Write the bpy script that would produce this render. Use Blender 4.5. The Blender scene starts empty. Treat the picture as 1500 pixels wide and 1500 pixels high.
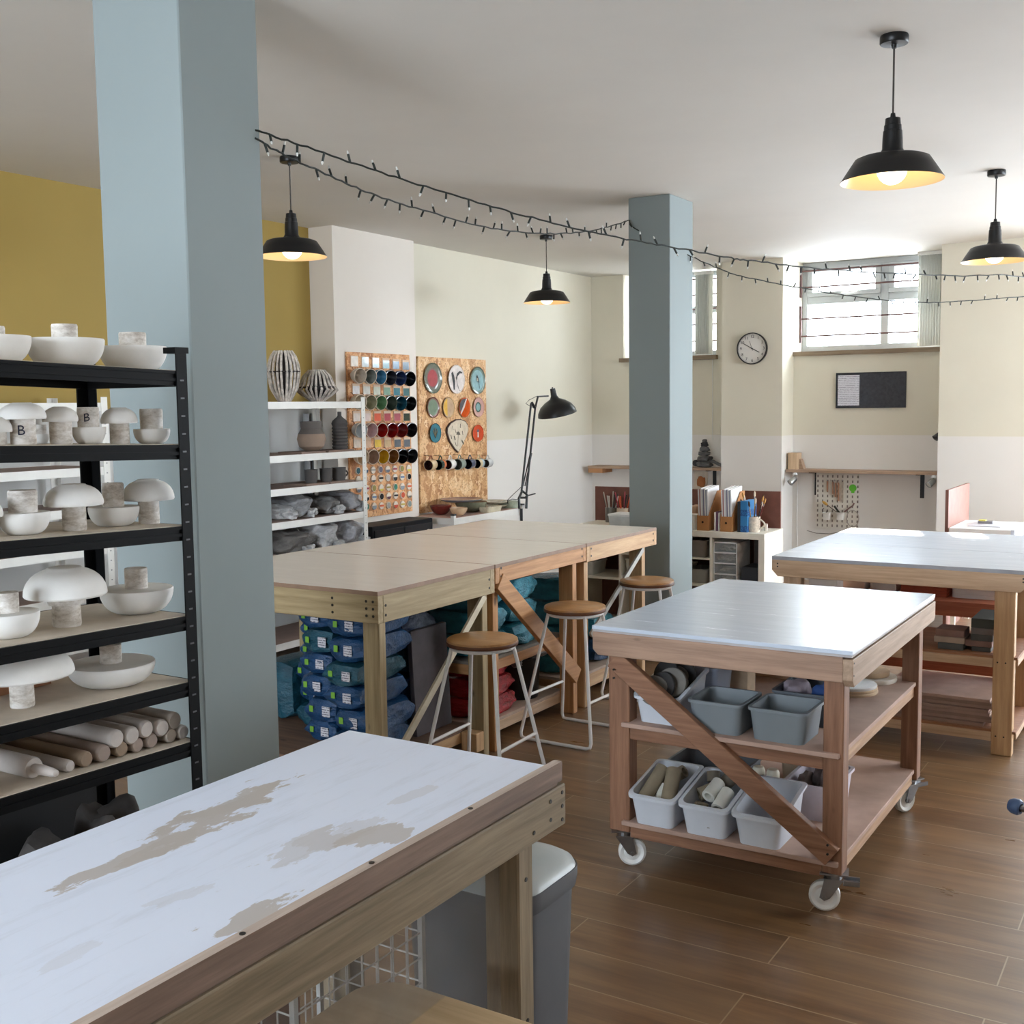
import bpy, bmesh, math, random
from mathutils import Vector, Matrix, Euler
random.seed(7)
C = bpy.context.scene.collection
PI = math.pi

# ------------------------------------------------------------------ camera
F = 1667.06; H = 1.65
YAW, PIT, ROL = math.radians(31.759), math.radians(5.284), math.radians(-0.735)
fw = Vector((-math.sin(YAW)*math.cos(PIT), math.cos(YAW)*math.cos(PIT), -math.sin(PIT)))
r0 = Vector((math.cos(YAW), math.sin(YAW), 0)); u0 = r0.cross(fw)
rt = r0*math.cos(ROL)+u0*math.sin(ROL); up = u0*math.cos(ROL)-r0*math.sin(ROL)
CAM = Vector((0, 0, H))
cd = bpy.data.cameras.new('camera'); cam = bpy.data.objects.new('camera', cd); C.objects.link(cam)
cam.matrix_world = Matrix(((rt.x, up.x, -fw.x, 0), (rt.y, up.y, -fw.y, 0), (rt.z, up.z, -fw.z, H), (0, 0, 0, 1)))
cd.sensor_width = 36; cd.sensor_fit = 'HORIZONTAL'; cd.lens = F/1500*36; cd.clip_start = .05
bpy.context.scene.camera = cam

def ray(x, y): return rt*((x-750)/F)-up*((y-750)/F)+fw
def atz(x, y, z): d = ray(x, y); return CAM+d*((z-H)/d.z)      # point seen at a pixel on a level plane
def atx(x, y, X): d = ray(x, y); return CAM+d*(X/d.x)
def aty(x, y, Y): d = ray(x, y); return CAM+d*(Y/d.y)
def vpl(x, y, P, Q):                                            # on the upright plane through two plan points
    d = ray(x, y); n = Vector((Q[1]-P[1], P[0]-Q[0], 0)); t = (n.x*P[0]+n.y*P[1])/(n.dot(d)); return CAM+d*t

# ------------------------------------------------------------------ materials
def lin(c): return tuple(((v/255)/12.92 if v/255 <= .04045 else ((v/255+.055)/1.055)**2.4) for v in c)+(1,)
MC = {}
def nt(name):
    m = bpy.data.materials.new(name); m.use_nodes = True; n = m.node_tree; b = n.nodes['Principled BSDF']; return m, n, b
def N(n, t, **k):
    o = n.nodes.new(t)
    for a, v in k.items():
        if a.startswith('i_'): o.inputs[a[2:].replace('_', ' ')].default_value = v
        else: setattr(o, a, v)
    return o
def noise(n, co, scale, vec=None, detail=4, rough=.6):
    t = N(n, 'ShaderNodeTexNoise'); t.inputs['Scale'].default_value = scale; t.inputs['Detail'].default_value = detail
    t.inputs['Roughness'].default_value = rough
    mp = N(n, 'ShaderNodeMapping')
    if vec: mp.inputs['Scale'].default_value = vec
    n.links.new(co, mp.inputs[0]); n.links.new(mp.outputs[0], t.inputs['Vector']); return t.outputs[0]
def ramp(n, f, stops):
    r = N(n, 'ShaderNodeValToRGB'); e = r.color_ramp.elements
    e[0].position, e[0].color = stops[0]; e[1].position, e[1].color = stops[-1]
    for p, c in stops[1:-1]: q = e.new(p); q.color = c
    n.links.new(f, r.inputs[0]); return r.outputs[0]
def mixc(n, f, a, b, mode='MIX'):
    m = N(n, 'ShaderNodeMix', data_type='RGBA', blend_type=mode)
    for s, v in ((0, f), (6, a), (7, b)):
        if hasattr(v, 'links'): n.links.new(v, m.inputs[s])
        else: m.inputs[s].default_value = v
    return m.outputs[2]
def bump(n, b, h, st=.2, d=.01):
    k = N(n, 'ShaderNodeBump'); k.inputs['Strength'].default_value = st; k.inputs['Distance'].default_value = d
    n.links.new(h, k.inputs['Height']); n.links.new(k.outputs[0], b.inputs['Normal'])
def coord(n, w='Object'): return N(n, 'ShaderNodeTexCoord').outputs[w]
def pos(n): return N(n, 'ShaderNodeNewGeometry').outputs['Position']

def M(c, rough=.6, metal=0, var=.06, scale=12, bmp=0, spec=.5, trans=0, alpha=1, em=None, ems=0, coat=0):
    key = (tuple(c), rough, metal, var, scale, bmp, trans, alpha, ems, coat)
    if key in MC: return MC[key]
    m, n, b = nt('mat_%d_%d_%d' % tuple(int(x) for x in c[:3]))
    L = lin(c)
    if var > 0:
        no = noise(n, coord(n), scale)
        d = tuple(v*(1-var*2) for v in L[:3])+(1,); l = tuple(min(1, v*(1+var*2)) for v in L[:3])+(1,)
        n.links.new(ramp(n, no, [(.3, d), (.7, l)]), b.inputs['Base Color'])
        if bmp: bump(n, b, no, bmp)
    else: b.inputs['Base Color'].default_value = L
    b.inputs['Roughness'].default_value = rough; b.inputs['Metallic'].default_value = metal
    b.inputs['Specular IOR Level'].default_value = spec
    b.inputs['Transmission Weight'].default_value = trans; b.inputs['Alpha'].default_value = alpha
    b.inputs['Coat Weight'].default_value = coat
    if em: b.inputs['Emission Color'].default_value = lin(em); b.inputs['Emission Strength'].default_value = ems
    MC[key] = m; return m

def wood(c1, c2, axis='x', rough=.6, s=1.0, knots=True):
    key = ('w', c1, c2, axis, rough, s)
    if key in MC: return MC[key]
    m, n, b = nt('wood_'+axis)
    co = coord(n)
    v = {'x': (1.2, 22, 22), 'y': (22, 1.2, 22), 'z': (22, 22, 1.2), 'd': (9, 9, 9)}[axis]
    oi = N(n, 'ShaderNodeObjectInfo')
    ad = N(n, 'ShaderNodeVectorMath', operation='ADD'); n.links.new(co, ad.inputs[0])
    sc = N(n, 'ShaderNodeMath', operation='MULTIPLY'); n.links.new(oi.outputs['Random'], sc.inputs[0]); sc.inputs[1].default_value = 17
    n.links.new(sc.outputs[0], ad.inputs[1])
    g = noise(n, ad.outputs[0], 2.2*s, v, 6, .65)
    col = ramp(n, g, [(.32, lin(c2)), (.5, tuple((p+q)/2 for p, q in zip(lin(c1), lin(c2)))), (.66, lin(c1))])
    if knots:
        vo = N(n, 'ShaderNodeTexVoronoi'); vo.inputs['Scale'].default_value = 2.6
        mp = N(n, 'ShaderNodeMapping'); mp.inputs['Scale'].default_value = {'x': (1, 2.4, 2.4), 'y': (2.4, 1, 2.4), 'z': (2.4, 2.4, 1), 'd': (1, 1, 1)}[axis]
        n.links.new(ad.outputs[0], mp.inputs[0]); n.links.new(mp.outputs[0], vo.inputs['Vector'])
        kf = ramp(n, vo.outputs['Distance'], [(.035, (1, 1, 1, 1)), (.075, (0, 0, 0, 1))])
        col = mixc(n, kf, col, tuple(x*.28 for x in lin(c2)[:3])+(1,))
    n.links.new(col, b.inputs['Base Color']); b.inputs['Roughness'].default_value = rough
    bump(n, b, g, .12, .002); MC[key] = m; return m

def wall_mat(name, upc, loc_, zb, grad=True):
    m, n, b = nt(name); p = pos(n); sx = N(n, 'ShaderNodeSeparateXYZ'); n.links.new(p, sx.inputs[0])
    no = noise(n, p, 1.6, None, 5); c = mixc(n, ramp(n, no, [(.3, (0, 0, 0, 1)), (.7, (1, 1, 1, 1))]), lin(upc), tuple(v*.95 for v in lin(upc)[:3])+(1,))
    if loc_:
        g = N(n, 'ShaderNodeMath', operation='GREATER_THAN'); n.links.new(sx.outputs[2], g.inputs[0]); g.inputs[1].default_value = zb
        lo = mixc(n, no, lin(loc_), tuple(v*.94 for v in lin(loc_)[:3])+(1,))
        c = mixc(n, g.outputs[0], lo, c)
    n.links.new(c, b.inputs['Base Color']); b.inputs['Roughness'].default_value = .75
    bump(n, b, noise(n, p, 55), .05, .003); return m

def floor_mat():
    m, n, b = nt('wood_look_tile'); p = pos(n)
    mp = N(n, 'ShaderNodeMapping'); mp.inputs['Location'].default_value = (.47, -3.135, 0); n.links.new(p, mp.inputs[0])
    br = N(n, 'ShaderNodeTexBrick'); br.offset = .5; br.offset_frequency = 2; br.squash = 1
    br.inputs['Scale'].default_value = 1; br.inputs['Mortar Size'].default_value = .0022; br.inputs['Mortar Smooth'].default_value = .1
    br.inputs['Brick Width'].default_value = 1.2; br.inputs['Row Height'].default_value = .2; br.inputs['Bias'].default_value = 0
    br.inputs['Color1'].default_value = (0, 0, 0, 1); br.inputs['Color2'].default_value = (1, 1, 1, 1); br.inputs['Mortar'].default_value = (.5, .5, .5, 1)
    n.links.new(mp.outputs[0], br.inputs['Vector'])
    # shift the grain per plank
    cb = N(n, 'ShaderNodeVectorMath', operation='MULTIPLY_ADD'); n.links.new(br.outputs['Color'], cb.inputs[0]); cb.inputs[1].default_value = (7, 7, 7); n.links.new(p, cb.inputs[2])
    g = noise(n, cb.outputs[0], 1.6, (1.1, 11, 1), 7, .62)
    g2 = noise(n, cb.outputs[0], 1.3, (1, 3, 1), 3)
    col = ramp(n, g, [(.28, lin((80, 55, 35))), (.5, lin((114, 83, 54))), (.7, lin((144, 110, 74)))])
    col = mixc(n, ramp(n, g2, [(.35, (0, 0, 0, 1)), (.75, (.7, .7, .7, 1))]), col, lin((134, 108, 80)))
    tint = mixc(n, br.outputs['Color'], (.88, .88, .88, 1), (1.08, 1.06, 1.03, 1)); col = mixc(n, 1.0, col, tint, 'MULTIPLY')
    col = mixc(n, br.outputs['Fac'], col, lin((160, 138, 108)))
    n.links.new(col, b.inputs['Base Color'])
    rr = N(n, 'ShaderNodeMapRange'); n.links.new(noise(n, p, 2.5, (1, 3, 1), 4), rr.inputs[0]); rr.inputs[3].default_value = .22; rr.inputs[4].default_value = .40
    n.links.new(rr.outputs[0], b.inputs['Roughness']); b.inputs['Specular IOR Level'].default_value = .9
    inv = N(n, 'ShaderNodeMath', operation='SUBTRACT'); inv.inputs[0].default_value = 1; n.links.new(br.outputs['Fac'], inv.inputs[1])
    ah = N(n, 'ShaderNodeMath', operation='MULTIPLY_ADD'); n.links.new(g, ah.inputs[0]); ah.inputs[1].default_value = .12; n.links.new(inv.outputs[0], ah.inputs[2])
    bump(n, b, ah.outputs[0], .25, .002); return m

def top_mat(name, base, streak, stain=None, axis='x', rough=.25, amt=.5, lo=.35, hi=.7):
    m, n, b = nt(name); p = pos(n)
    v = (1, 9, 9) if axis == 'x' else (9, 1, 9)
    g = noise(n, p, 3.0, v, 8, .7)
    c = mixc(n, ramp(n, g, [(lo, (amt, amt, amt, 1)), (hi, (0, 0, 0, 1))]), lin(base), lin(streak))
    if stain:
        v2 = (1.2, 3.6, 1) if axis == 'x' else (4.2, .95, 1)
        s1 = noise(n, p, 1.75, v2, 9, .62)
        s2 = noise(n, p, 1.1, (1, 1, 1), 2)
        mm = N(n, 'ShaderNodeMath', operation='MULTIPLY_ADD'); n.links.new(s2, mm.inputs[0]); mm.inputs[1].default_value = .35; n.links.new(s1, mm.inputs[2])
        f = ramp(n, mm.outputs[0], [(.755, (0, 0, 0, 1)), (.775, (1, 1, 1, 1))])
        c = mixc(n, f, c, lin(stain))
    n.links.new(c, b.inputs['Base Color'])
    b.inputs['Specular IOR Level'].default_value = .38
    rr = N(n, 'ShaderNodeMapRange'); n.links.new(g, rr.inputs[0]); rr.inputs[3].default_value = rough*.9; rr.inputs[4].default_value = rough*1.2
    n.links.new(rr.outputs[0], b.inputs['Roughness']); bump(n, b, g, .02, .002); return m

def stained(m, ells, col):
    n = m.node_tree; b = n.nodes['Principled BSDF']; base = b.inputs['Base Color'].links[0].from_socket; p = pos(n)
    wob = noise(n, p, 9, (1.6, .55, 1), 7, .65)
    c = base
    for (cx_, cy_, rx, ry, rot, k) in ells:
        mp = N(n, 'ShaderNodeMapping', vector_type='TEXTURE'); mp.inputs['Location'].default_value = (cx_, cy_, .88); mp.inputs['Rotation'].default_value = (0, 0, rot); mp.inputs['Scale'].default_value = (rx, ry, 1)
        n.links.new(p, mp.inputs[0]); l = N(n, 'ShaderNodeVectorMath', operation='LENGTH'); n.links.new(mp.outputs[0], l.inputs[0])
        a = N(n, 'ShaderNodeMath', operation='MULTIPLY_ADD'); n.links.new(wob, a.inputs[0]); a.inputs[1].default_value = 4.6; n.links.new(l.outputs['Value'], a.inputs[2])
        c = mixc(n, ramp(n, a.outputs[0], [(0, (k, k, k, 1)), (.99, (k, k, k, 1))][:1]+[(.0+.0, (k, k, k, 1))]+[(1, (0, 0, 0, 1))]) if False else thr(n, a.outputs[0], 2.95, k), c, lin(col))
    n.links.new(c, b.inputs['Base Color']); return m
def thr(n, v, t, k):
    a = N(n, 'ShaderNodeMapRange', interpolation_type='SMOOTHSTEP'); n.links.new(v, a.inputs[0]); a.inputs[1].default_value = t-.05; a.inputs[2].default_value = t+.05; a.inputs[3].default_value = k; a.inputs[4].default_value = 0; return a.outputs[0]
def osb_mat(tint=(1, 1, 1, 1)):
    m, n, b = nt('oriented_strand_board'); p = pos(n)
    vo = N(n, 'ShaderNodeTexVoronoi'); vo.inputs['Scale'].default_value = 26; vo.inputs['Randomness'].default_value = 1
    wr = noise(n, p, 9, None, 3)
    ad = N(n, 'ShaderNodeVectorMath', operation='MULTIPLY_ADD'); n.links.new(wr, ad.inputs[0]); ad.inputs[1].default_value = (.25, .25, .25); n.links.new(p, ad.inputs[2])
    mp = N(n, 'ShaderNodeMapping'); mp.inputs['Rotation'].default_value = (.5, 0, 0); mp.inputs['Scale'].default_value = (1, 1, .45)
    n.links.new(ad.outputs[0], mp.inputs[0]); n.links.new(mp.outputs[0], vo.inputs['Vector'])
    g = N(n, 'ShaderNodeSeparateXYZ'); n.links.new(vo.outputs['Color'], g.inputs[0])
    col = ramp(n, g.outputs[0], [(0, lin((172, 120, 76))), (.3, lin((205, 155, 105))), (.65, lin((222, 178, 128))), (1, lin((238, 205, 160)))])
    col = mixc(n, ramp(n, noise(n, p, 60, None, 4), [(.35, (.7, .7, .7, 1)), (.48, (0, 0, 0, 1))]), col, lin((150, 96, 58)))
    col = mixc(n, 1.0, col, tint, 'MULTIPLY')
    n.links.new(col, b.inputs['Base Color']); b.inputs['Roughness'].default_value = .6; return m

def plastic_film(c, rough=.25, bmps=.9, alpha=1):
    key = ('film', c, alpha)
    if key in MC: return MC[key]
    m, n, b = nt('crinkled_plastic'); co = coord(n)
    no = noise(n, co, 9, (1, 1.6, 2.2), 6, .65)
    L = lin(c); n.links.new(ramp(n, no, [(.3, tuple(v*.55 for v in L[:3])+(1,)), (.75, tuple(min(1, v*1.35+.01) for v in L[:3])+(1,))]), b.inputs['Base Color'])
    b.inputs['Roughness'].default_value = rough; b.inputs['Alpha'].default_value = alpha; bump(n, b, no, bmps, .03); MC[key] = m; return m

def ring_peg_mat():
    m, n, b = nt('perforated_white_board'); p = pos(n)
    sx = N(n, 'ShaderNodeSeparateXYZ'); n.links.new(p, sx.inputs[0])
    def fr(o, s, off=0):
        a = N(n, 'ShaderNodeMath', operation='MULTIPLY_ADD'); n.links.new(o, a.inputs[0]); a.inputs[1].default_value = s; a.inputs[2].default_value = off
        f = N(n, 'ShaderNodeMath', operation='FRACT'); n.links.new(a.outputs[0], f.inputs[0])
        q = N(n, 'ShaderNodeMath', operation='SUBTRACT'); n.links.new(f.outputs[0], q.inputs[0]); q.inputs[1].default_value = .5
        w = N(n, 'ShaderNodeMath', operation='ABSOLUTE'); n.links.new(q.outputs[0], w.inputs[0]); return w.outputs[0]
    a = fr(sx.outputs[0], 22, 50); c = fr(sx.outputs[2], 22)
    l1 = N(n, 'ShaderNodeMath', operation='LESS_THAN'); n.links.new(a, l1.inputs[0]); l1.inputs[1].default_value = .13
    l2 = N(n, 'ShaderNodeMath', operation='LESS_THAN'); n.links.new(c, l2.inputs[0]); l2.inputs[1].default_value = .26
    mu = N(n, 'ShaderNodeMath', operation='MULTIPLY'); n.links.new(l1.outputs[0], mu.inputs[0]); n.links.new(l2.outputs[0], mu.inputs[1])
    n.links.new(mixc(n, mu.outputs[0], lin((222, 218, 208)), lin((120, 112, 104))), b.inputs['Base Color']); return m

def lines_mat(bg, fg, scale, axis=2, dens=.5):
    m, n, b = nt('printed_lines'); co = coord(n); sx = N(n, 'ShaderNodeSeparateXYZ'); n.links.new(co, sx.inputs[0])
    a = N(n, 'ShaderNodeMath', operation='MULTIPLY'); n.links.new(sx.outputs[axis], a.inputs[0]); a.inputs[1].default_value = scale
    f = N(n, 'ShaderNodeMath', operation='FRACT'); n.links.new(a.outputs[0], f.inputs[0])
    l = N(n, 'ShaderNodeMath', operation='LESS_THAN'); n.links.new(f.outputs[0], l.inputs[0]); l.inputs[1].default_value = dens
    no = noise(n, co, 150); g = N(n, 'ShaderNodeMath', operation='GREATER_THAN'); n.links.new(no, g.inputs[0]); g.inputs[1].default_value = .47
    mu = N(n, 'ShaderNodeMath', operation='MULTIPLY'); n.links.new(l.outputs[0], mu.inputs[0]); n.links.new(g.outputs[0], mu.inputs[1])
    n.links.new(mixc(n, mu.outputs[0], lin(bg), lin(fg)), b.inputs['Base Color']); b.inputs['Roughness'].default_value = .7; return m

# ------------------------------------------------------------------ mesh builder
class B:
    def __init__(s): s.bm = bmesh.new(); s.mi = 0
    def box(s, x0, x1, y0, y1, z0, z1, mi=None):
        return s.hexa([(x0, y0, z0), (x1, y0, z0), (x1, y1, z0), (x0, y1, z0), (x0, y0, z1), (x1, y0, z1), (x1, y1, z1), (x0, y1, z1)], mi)
    def hexa(s, P, mi=None):
        v = [s.bm.verts.new(p) for p in P]
        for f in ((0, 3, 2, 1), (4, 5, 6, 7), (0, 1, 5, 4), (1, 2, 6, 5), (2, 3, 7, 6), (3, 0, 4, 7)):
            q = s.bm.faces.new([v[i] for i in f]); q.material_index = s.mi if mi is None else mi
        return s
    def beam(s, p, q, w, h, upv=(0, 0, 1)):
        p, q = Vector(p), Vector(q); d = (q-p).normalized(); u = Vector(upv); a = d.cross(u).normalized(); u = a.cross(d).normalized()
        P = []
        for e in (p, q):
            for i, j in ((-1, -1), (1, -1), (1, 1), (-1, 1)): P.append(e+a*(w/2*i)+u*(h/2*j))
        v = [s.bm.verts.new(x) for x in P]
        for f in ((0, 1, 2, 3), (7, 6, 5, 4), (0, 4, 5, 1), (1, 5, 6, 2), (2, 6, 7, 3), (3, 7, 4, 0)): s.bm.faces.new([v[i] for i in f]).material_index = s.mi
        return s
    def lathe(s, prof, c=(0, 0, 0), ax=(0, 0, 1), seg=24, mis=None, sq=(1, 1)):
        q = Vector(ax).normalized().to_track_quat('Z', 'Y').to_matrix(); c = Vector(c); rings = []
        for r, z in prof:
            if r < 1e-5: rings.append([s.bm.verts.new(c+q@Vector((0, 0, z)))])
            else: rings.append([s.bm.verts.new(c+q@Vector((r*sq[0]*math.cos(2*PI*k/seg), r*sq[1]*math.sin(2*PI*k/seg), z))) for k in range(seg)])
        for i in range(len(rings)-1):
            a, b = rings[i], rings[i+1]; m = mis[i] if mis else s.mi
            for k in range(seg):
                k2 = (k+1) % seg
                if len(a) == 1 and len(b) == 1: continue
                if len(a) == 1: f = [a[0], b[k], b[k2]][::-1]
                elif len(b) == 1: f = [a[k], a[k2], b[0]]
                else: f = [a[k], a[k2], b[k2], b[k]]
                s.bm.faces.new(f).material_index = m
        return s
    def cyl(s, p, q, r, seg=16, r2=None):
        p, q = Vector(p), Vector(q); L = (q-p).length; r2 = r if r2 is None else r2
        return s.lathe([(0, 0), (r, 0), (r2, L), (0, L)], p, q-p, seg)
    def tube(s, pts, r, seg=8):
        pts = [Vector(p) for p in pts]; rings = []; pa = None
        for i, p in enumerate(pts):
            d = (pts[min(i+1, len(pts)-1)]-pts[max(i-1, 0)]).normalized()
            if pa is None: pa = d.orthogonal().normalized()
            a = (pa-d*pa.dot(d)).normalized(); pa = a; b = d.cross(a)
            rings.append([s.bm.verts.new(p+(a*math.cos(2*PI*k/seg)+b*math.sin(2*PI*k/seg))*r) for k in range(seg)])
        for A, Bq in zip(rings, rings[1:]):
            for k in range(seg): s.bm.faces.new([A[k], A[(k+1) % seg], Bq[(k+1) % seg], Bq[k]]).material_index = s.mi
        s.bm.faces.new(rings[0][::-1]); s.bm.faces.new(rings[-1]); return s
    def prism(s, poly, vec, mi=None):
        vec = Vector(vec); a = [s.bm.verts.new(p) for p in poly]; b = [s.bm.verts.new(Vector(p)+vec) for p in poly]; n = len(a)
        fs = [s.bm.faces.new(a), s.bm.faces.new(b[::-1])]
        for k in range(n): fs.append(s.bm.faces.new([a[(k+1) % n], a[k], b[k], b[(k+1) % n]]))
        for f in fs: f.material_index = s.mi if mi is None else mi
        return s
    def sphere(s, c, r, seg=16, sc=(1, 1, 1)):
        prof = [(math.sin(PI*k/10)*r, -math.cos(PI*k/10)*r*sc[2]) for k in range(11)]
        prof[0] = (0, -r*sc[2]); prof[-1] = (0, r*sc[2])
        return s.lathe(prof, c, (0, 0, 1), seg, None, (sc[0], sc[1]))

def rrect(x0, x1, y0, y1, r, n=5):
    out = []
    for cx, cy, a in ((x1-r, y1-r, 0), (x0+r, y1-r, 90), (x0+r, y0+r, 180), (x1-r, y0+r, 270)):
        for k in range(n+1):
            t = math.radians(a+90*k/n); out.append((cx+r*math.cos(t), cy+r*math.sin(t)))
    return out

def obj(name, b, mats, parent=None, smooth=False, bev=0, seg=1, loc=None, sub=0):
    bm = b.bm if isinstance(b, B) else b
    bmesh.ops.recalc_face_normals(bm, faces=bm.faces[:])
    if parent is not None: o0 = Vector((0, 0, 0)); p = parent
    off = Vector((0, 0, 0))
    if parent is not None:
        q = parent
        while q is not None: off += q.location; q = q.parent
    elif loc is None:
        vs = [v.co for v in bm.verts]
        off = Vector(((min(v.x for v in vs)+max(v.x for v in vs))/2, (min(v.y for v in vs)+max(v.y for v in vs))/2, min(v.z for v in vs)))
    else: off = Vector(loc)
    if off.length > 0: bmesh.ops.translate(bm, vec=-off, verts=bm.verts[:])
    me = bpy.data.meshes.new(name); bm.to_mesh(me); bm.free()
    for m in (mats if isinstance(mats, (list, tuple)) else [mats]): me.materials.append(m)
    if smooth:
        me.polygons.foreach_set('use_smooth', [True]*len(me.polygons))
        try: me.set_sharp_from_angle(angle=math.radians(38))
        except Exception: pass
    o = bpy.data.objects.new(name, me); C.objects.link(o)
    if parent is not None: o.parent = parent
    else: o.location = off
    if bev:
        md = o.modifiers.new('bevel', 'BEVEL'); md.width = bev; md.segments = seg; md.limit_method = 'ANGLE'; md.harden_normals = False
    if sub:
        md = o.modifiers.new('sub', 'SUBSURF'); md.levels = sub; md.render_levels = sub
    return o

def tag(o, label, cat, group=None, kind=None):
    o['label'] = label; o['category'] = cat
    if group: o['group'] = group
    if kind: o['kind'] = kind
    return o
def thing(name, label, cat, loc=(0, 0, 0), group=None):
    o = bpy.data.objects.new(name, None); C.objects.link(o); o.location = loc; o.empty_display_size = .05
    return tag(o, label, cat, group)
def struct(name, b, m, **k):
    o = obj(name, b, m, **k); o['kind'] = 'structure'; return o
def dup(root, loc=None, rotz=None, label=None, group=None, scale=None):
    def rec(o, par):
        c = o.copy(); C.objects.link(c); c.parent = par
        for ch in kids.get(o, []): rec(ch, c)
        return c
    kids = {}
    for o in C.objects:
        if o.parent: kids.setdefault(o.parent, []).append(o)
    r = rec(root, None)
    if loc is not None: r.location = loc
    if rotz is not None: r.rotation_euler[2] = rotz
    if scale is not None: r.scale = scale
    if label: r['label'] = label
    if group: r['group'] = group
    return r
def textmesh(s, size, ext=.0006):
    cu = bpy.data.curves.new('t', 'FONT'); cu.body = s; cu.size = size; cu.extrude = ext; cu.align_x = 'CENTER'; cu.align_y = 'CENTER'; cu.resolution_u = 3
    o = bpy.data.objects.new('t', cu); C.objects.link(o)
    me = bpy.data.meshes.new_from_object(o.evaluated_get(bpy.context.evaluated_depsgraph_get()))
    bpy.data.objects.remove(o); bm = bmesh.new(); bm.from_mesh(me); bpy.data.meshes.remove(me); return bm
def put(bm, mat4): bmesh.ops.transform(bm, matrix=mat4, verts=bm.verts[:]); return bm
def frame(o, x, y):                       # matrix with local x,y axes and origin o
    x = Vector(x).normalized(); y = Vector(y).normalized(); z = x.cross(y)
    return Matrix(((x.x, y.x, z.x, o[0]), (x.y, y.y, z.y, o[1]), (x.z, y.z, z.z, o[2]), (0, 0, 0, 1)))

# common materials
WHITE = M((225, 225, 222), .5); BLACK = M((14, 14, 16), .4, var=.02); STEEL = M((150, 152, 156), .3, 1)
CREAMP = M((222, 218, 205), .45, var=.03); PLASTER = M((226, 224, 220), .8, var=.03, scale=6); PLASTER2 = None
SCREW = M((50, 46, 42), .4, .6)
PINE = {a: wood((200, 164, 122), (170, 132, 92), a) for a in 'xyz'}
GREEN = {a: wood((172, 152, 116), (138, 119, 84), a) for a in 'xyz'}
ORNG = {a: wood((196, 146, 98), (160, 112, 68), a) for a in 'xyz'}
CARTW = {a: wood((152, 110, 84), (116, 79, 56), a) for a in 'xyz'}
CARTA = {a: wood((168, 136, 114), (132, 104, 86), a) for a in 'xyz'}
GREYW = {a: wood((150, 134, 110), (112, 98, 76), a) for a in 'xyz'}
LIPW = wood((142, 120, 106), (108, 88, 76), 'y')
PALE = {a: wood((205, 175, 145), (172, 142, 112), a) for a in 'xyz'}
RED = {a: wood((196, 116, 80), (164, 88, 58), a, knots=False) for a in 'xyz'}
DUSTY = M((178, 158, 142), .8, var=.12, scale=5)
PLY = wood((150, 130, 118), (120, 102, 92), 'x')

# ------------------------------------------------------------------ the room
ZC = 2.95; YB = 10.42; YP = 10.1; YF = 10.66
CEIL = wall_mat('ceiling_paint', (216, 212, 205), None, 0)
CREAM = wall_mat('cream_wall_paint', (218, 212, 194), (226, 222, 216), 1.355)
WH = wall_mat('white_wall_paint', (228, 220, 210), None, 0)
YEL = wall_mat('mustard_wall_paint', (166, 140, 72), (205, 205, 203), 1.66)
COLM = wall_mat('blue_grey_column_paint', (134, 144, 145), None, 0)
struct('floor', B().box(-5.9, 3.2, -3.2, 10.8, -.1, 0), floor_mat())
struct('ceiling', B().box(-5.9, 3.2, -3.2, 10.8, ZC, ZC+.15), CEIL)
struct('wall_left', B().box(-5.9, -5.62, -3.2, 6.34, 0, ZC), YEL)
struct('wall_chimney_breast', B().box(-5.9, -5.40, 6.34, 7.31, 0, ZC), WH)
struct('wall_left_far', B().box(-5.9, -5.47, 7.31, 10.8, 0, ZC), CREAM)
# back wall with window openings (left window, mid window, right window)
SILL = 2.10
def back(b, x0, x1, z0, z1, y0=YB): b.box(x0, x1, y0, YF+.14, z0, z1)
b = B(); back(b, -5.6, -5.11, 0, ZC); back(b, -5.11, -4.12, 0, SILL); back(b, -4.12, -3.9, 0, ZC)
back(b, -3.4, -1.98, 0, SILL); back(b, -1.98, -.75, 0, ZC); back(b, -.75, 1.2, 0, .02); back(b, -.75, 1.2, 2.4, ZC); back(b, 1.2, 3.2, 0, ZC)
struct('wall_back', b, CREAM)
struct('wall_back_pilaster', B().box(-3.94, -3.36, YP, YF+.14, 0, ZC), CREAM)
struct('wall_back_pier', B().box(-2.0, -.8, YP-.02, YB, 0, ZC), CREAM)
# right and rear walls, behind and beside the camera
RY0, RY1 = 6.8, 10.2
b = B(); b.box(3.0, 3.2, -3.2, RY0, 0, ZC).box(3.0, 3.2, RY0, RY1, 0, 1.2).box(3.0, 3.2, RY0, RY1, 2.75, ZC).box(3.0, 3.2, RY1, 10.8, 0, ZC)
struct('wall_right', b, WH)
b = B(); b.box(-5.9, -3.5, -2.4, -2.2, 0, ZC).box(-3.5, -1.2, -2.4, -2.2, 0, .75).box(-3.5, -1.2, -2.4, -2.2, 2.75, ZC).box(-1.2, 3.2, -2.4, -2.2, 0, ZC)
struct('wall_rear', b, WH)
def column(name, x0, x1, y0, y1):
    b = B(); b.box(x0, x1, y0, y1, 0, ZC); struct(name, b, COLM, bev=.004)
column('wall_column_near', -2.95, -2.58, 2.382, 2.70)
column('wall_column_far', -3.215, -2.93, 6.635, 7.0)

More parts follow.
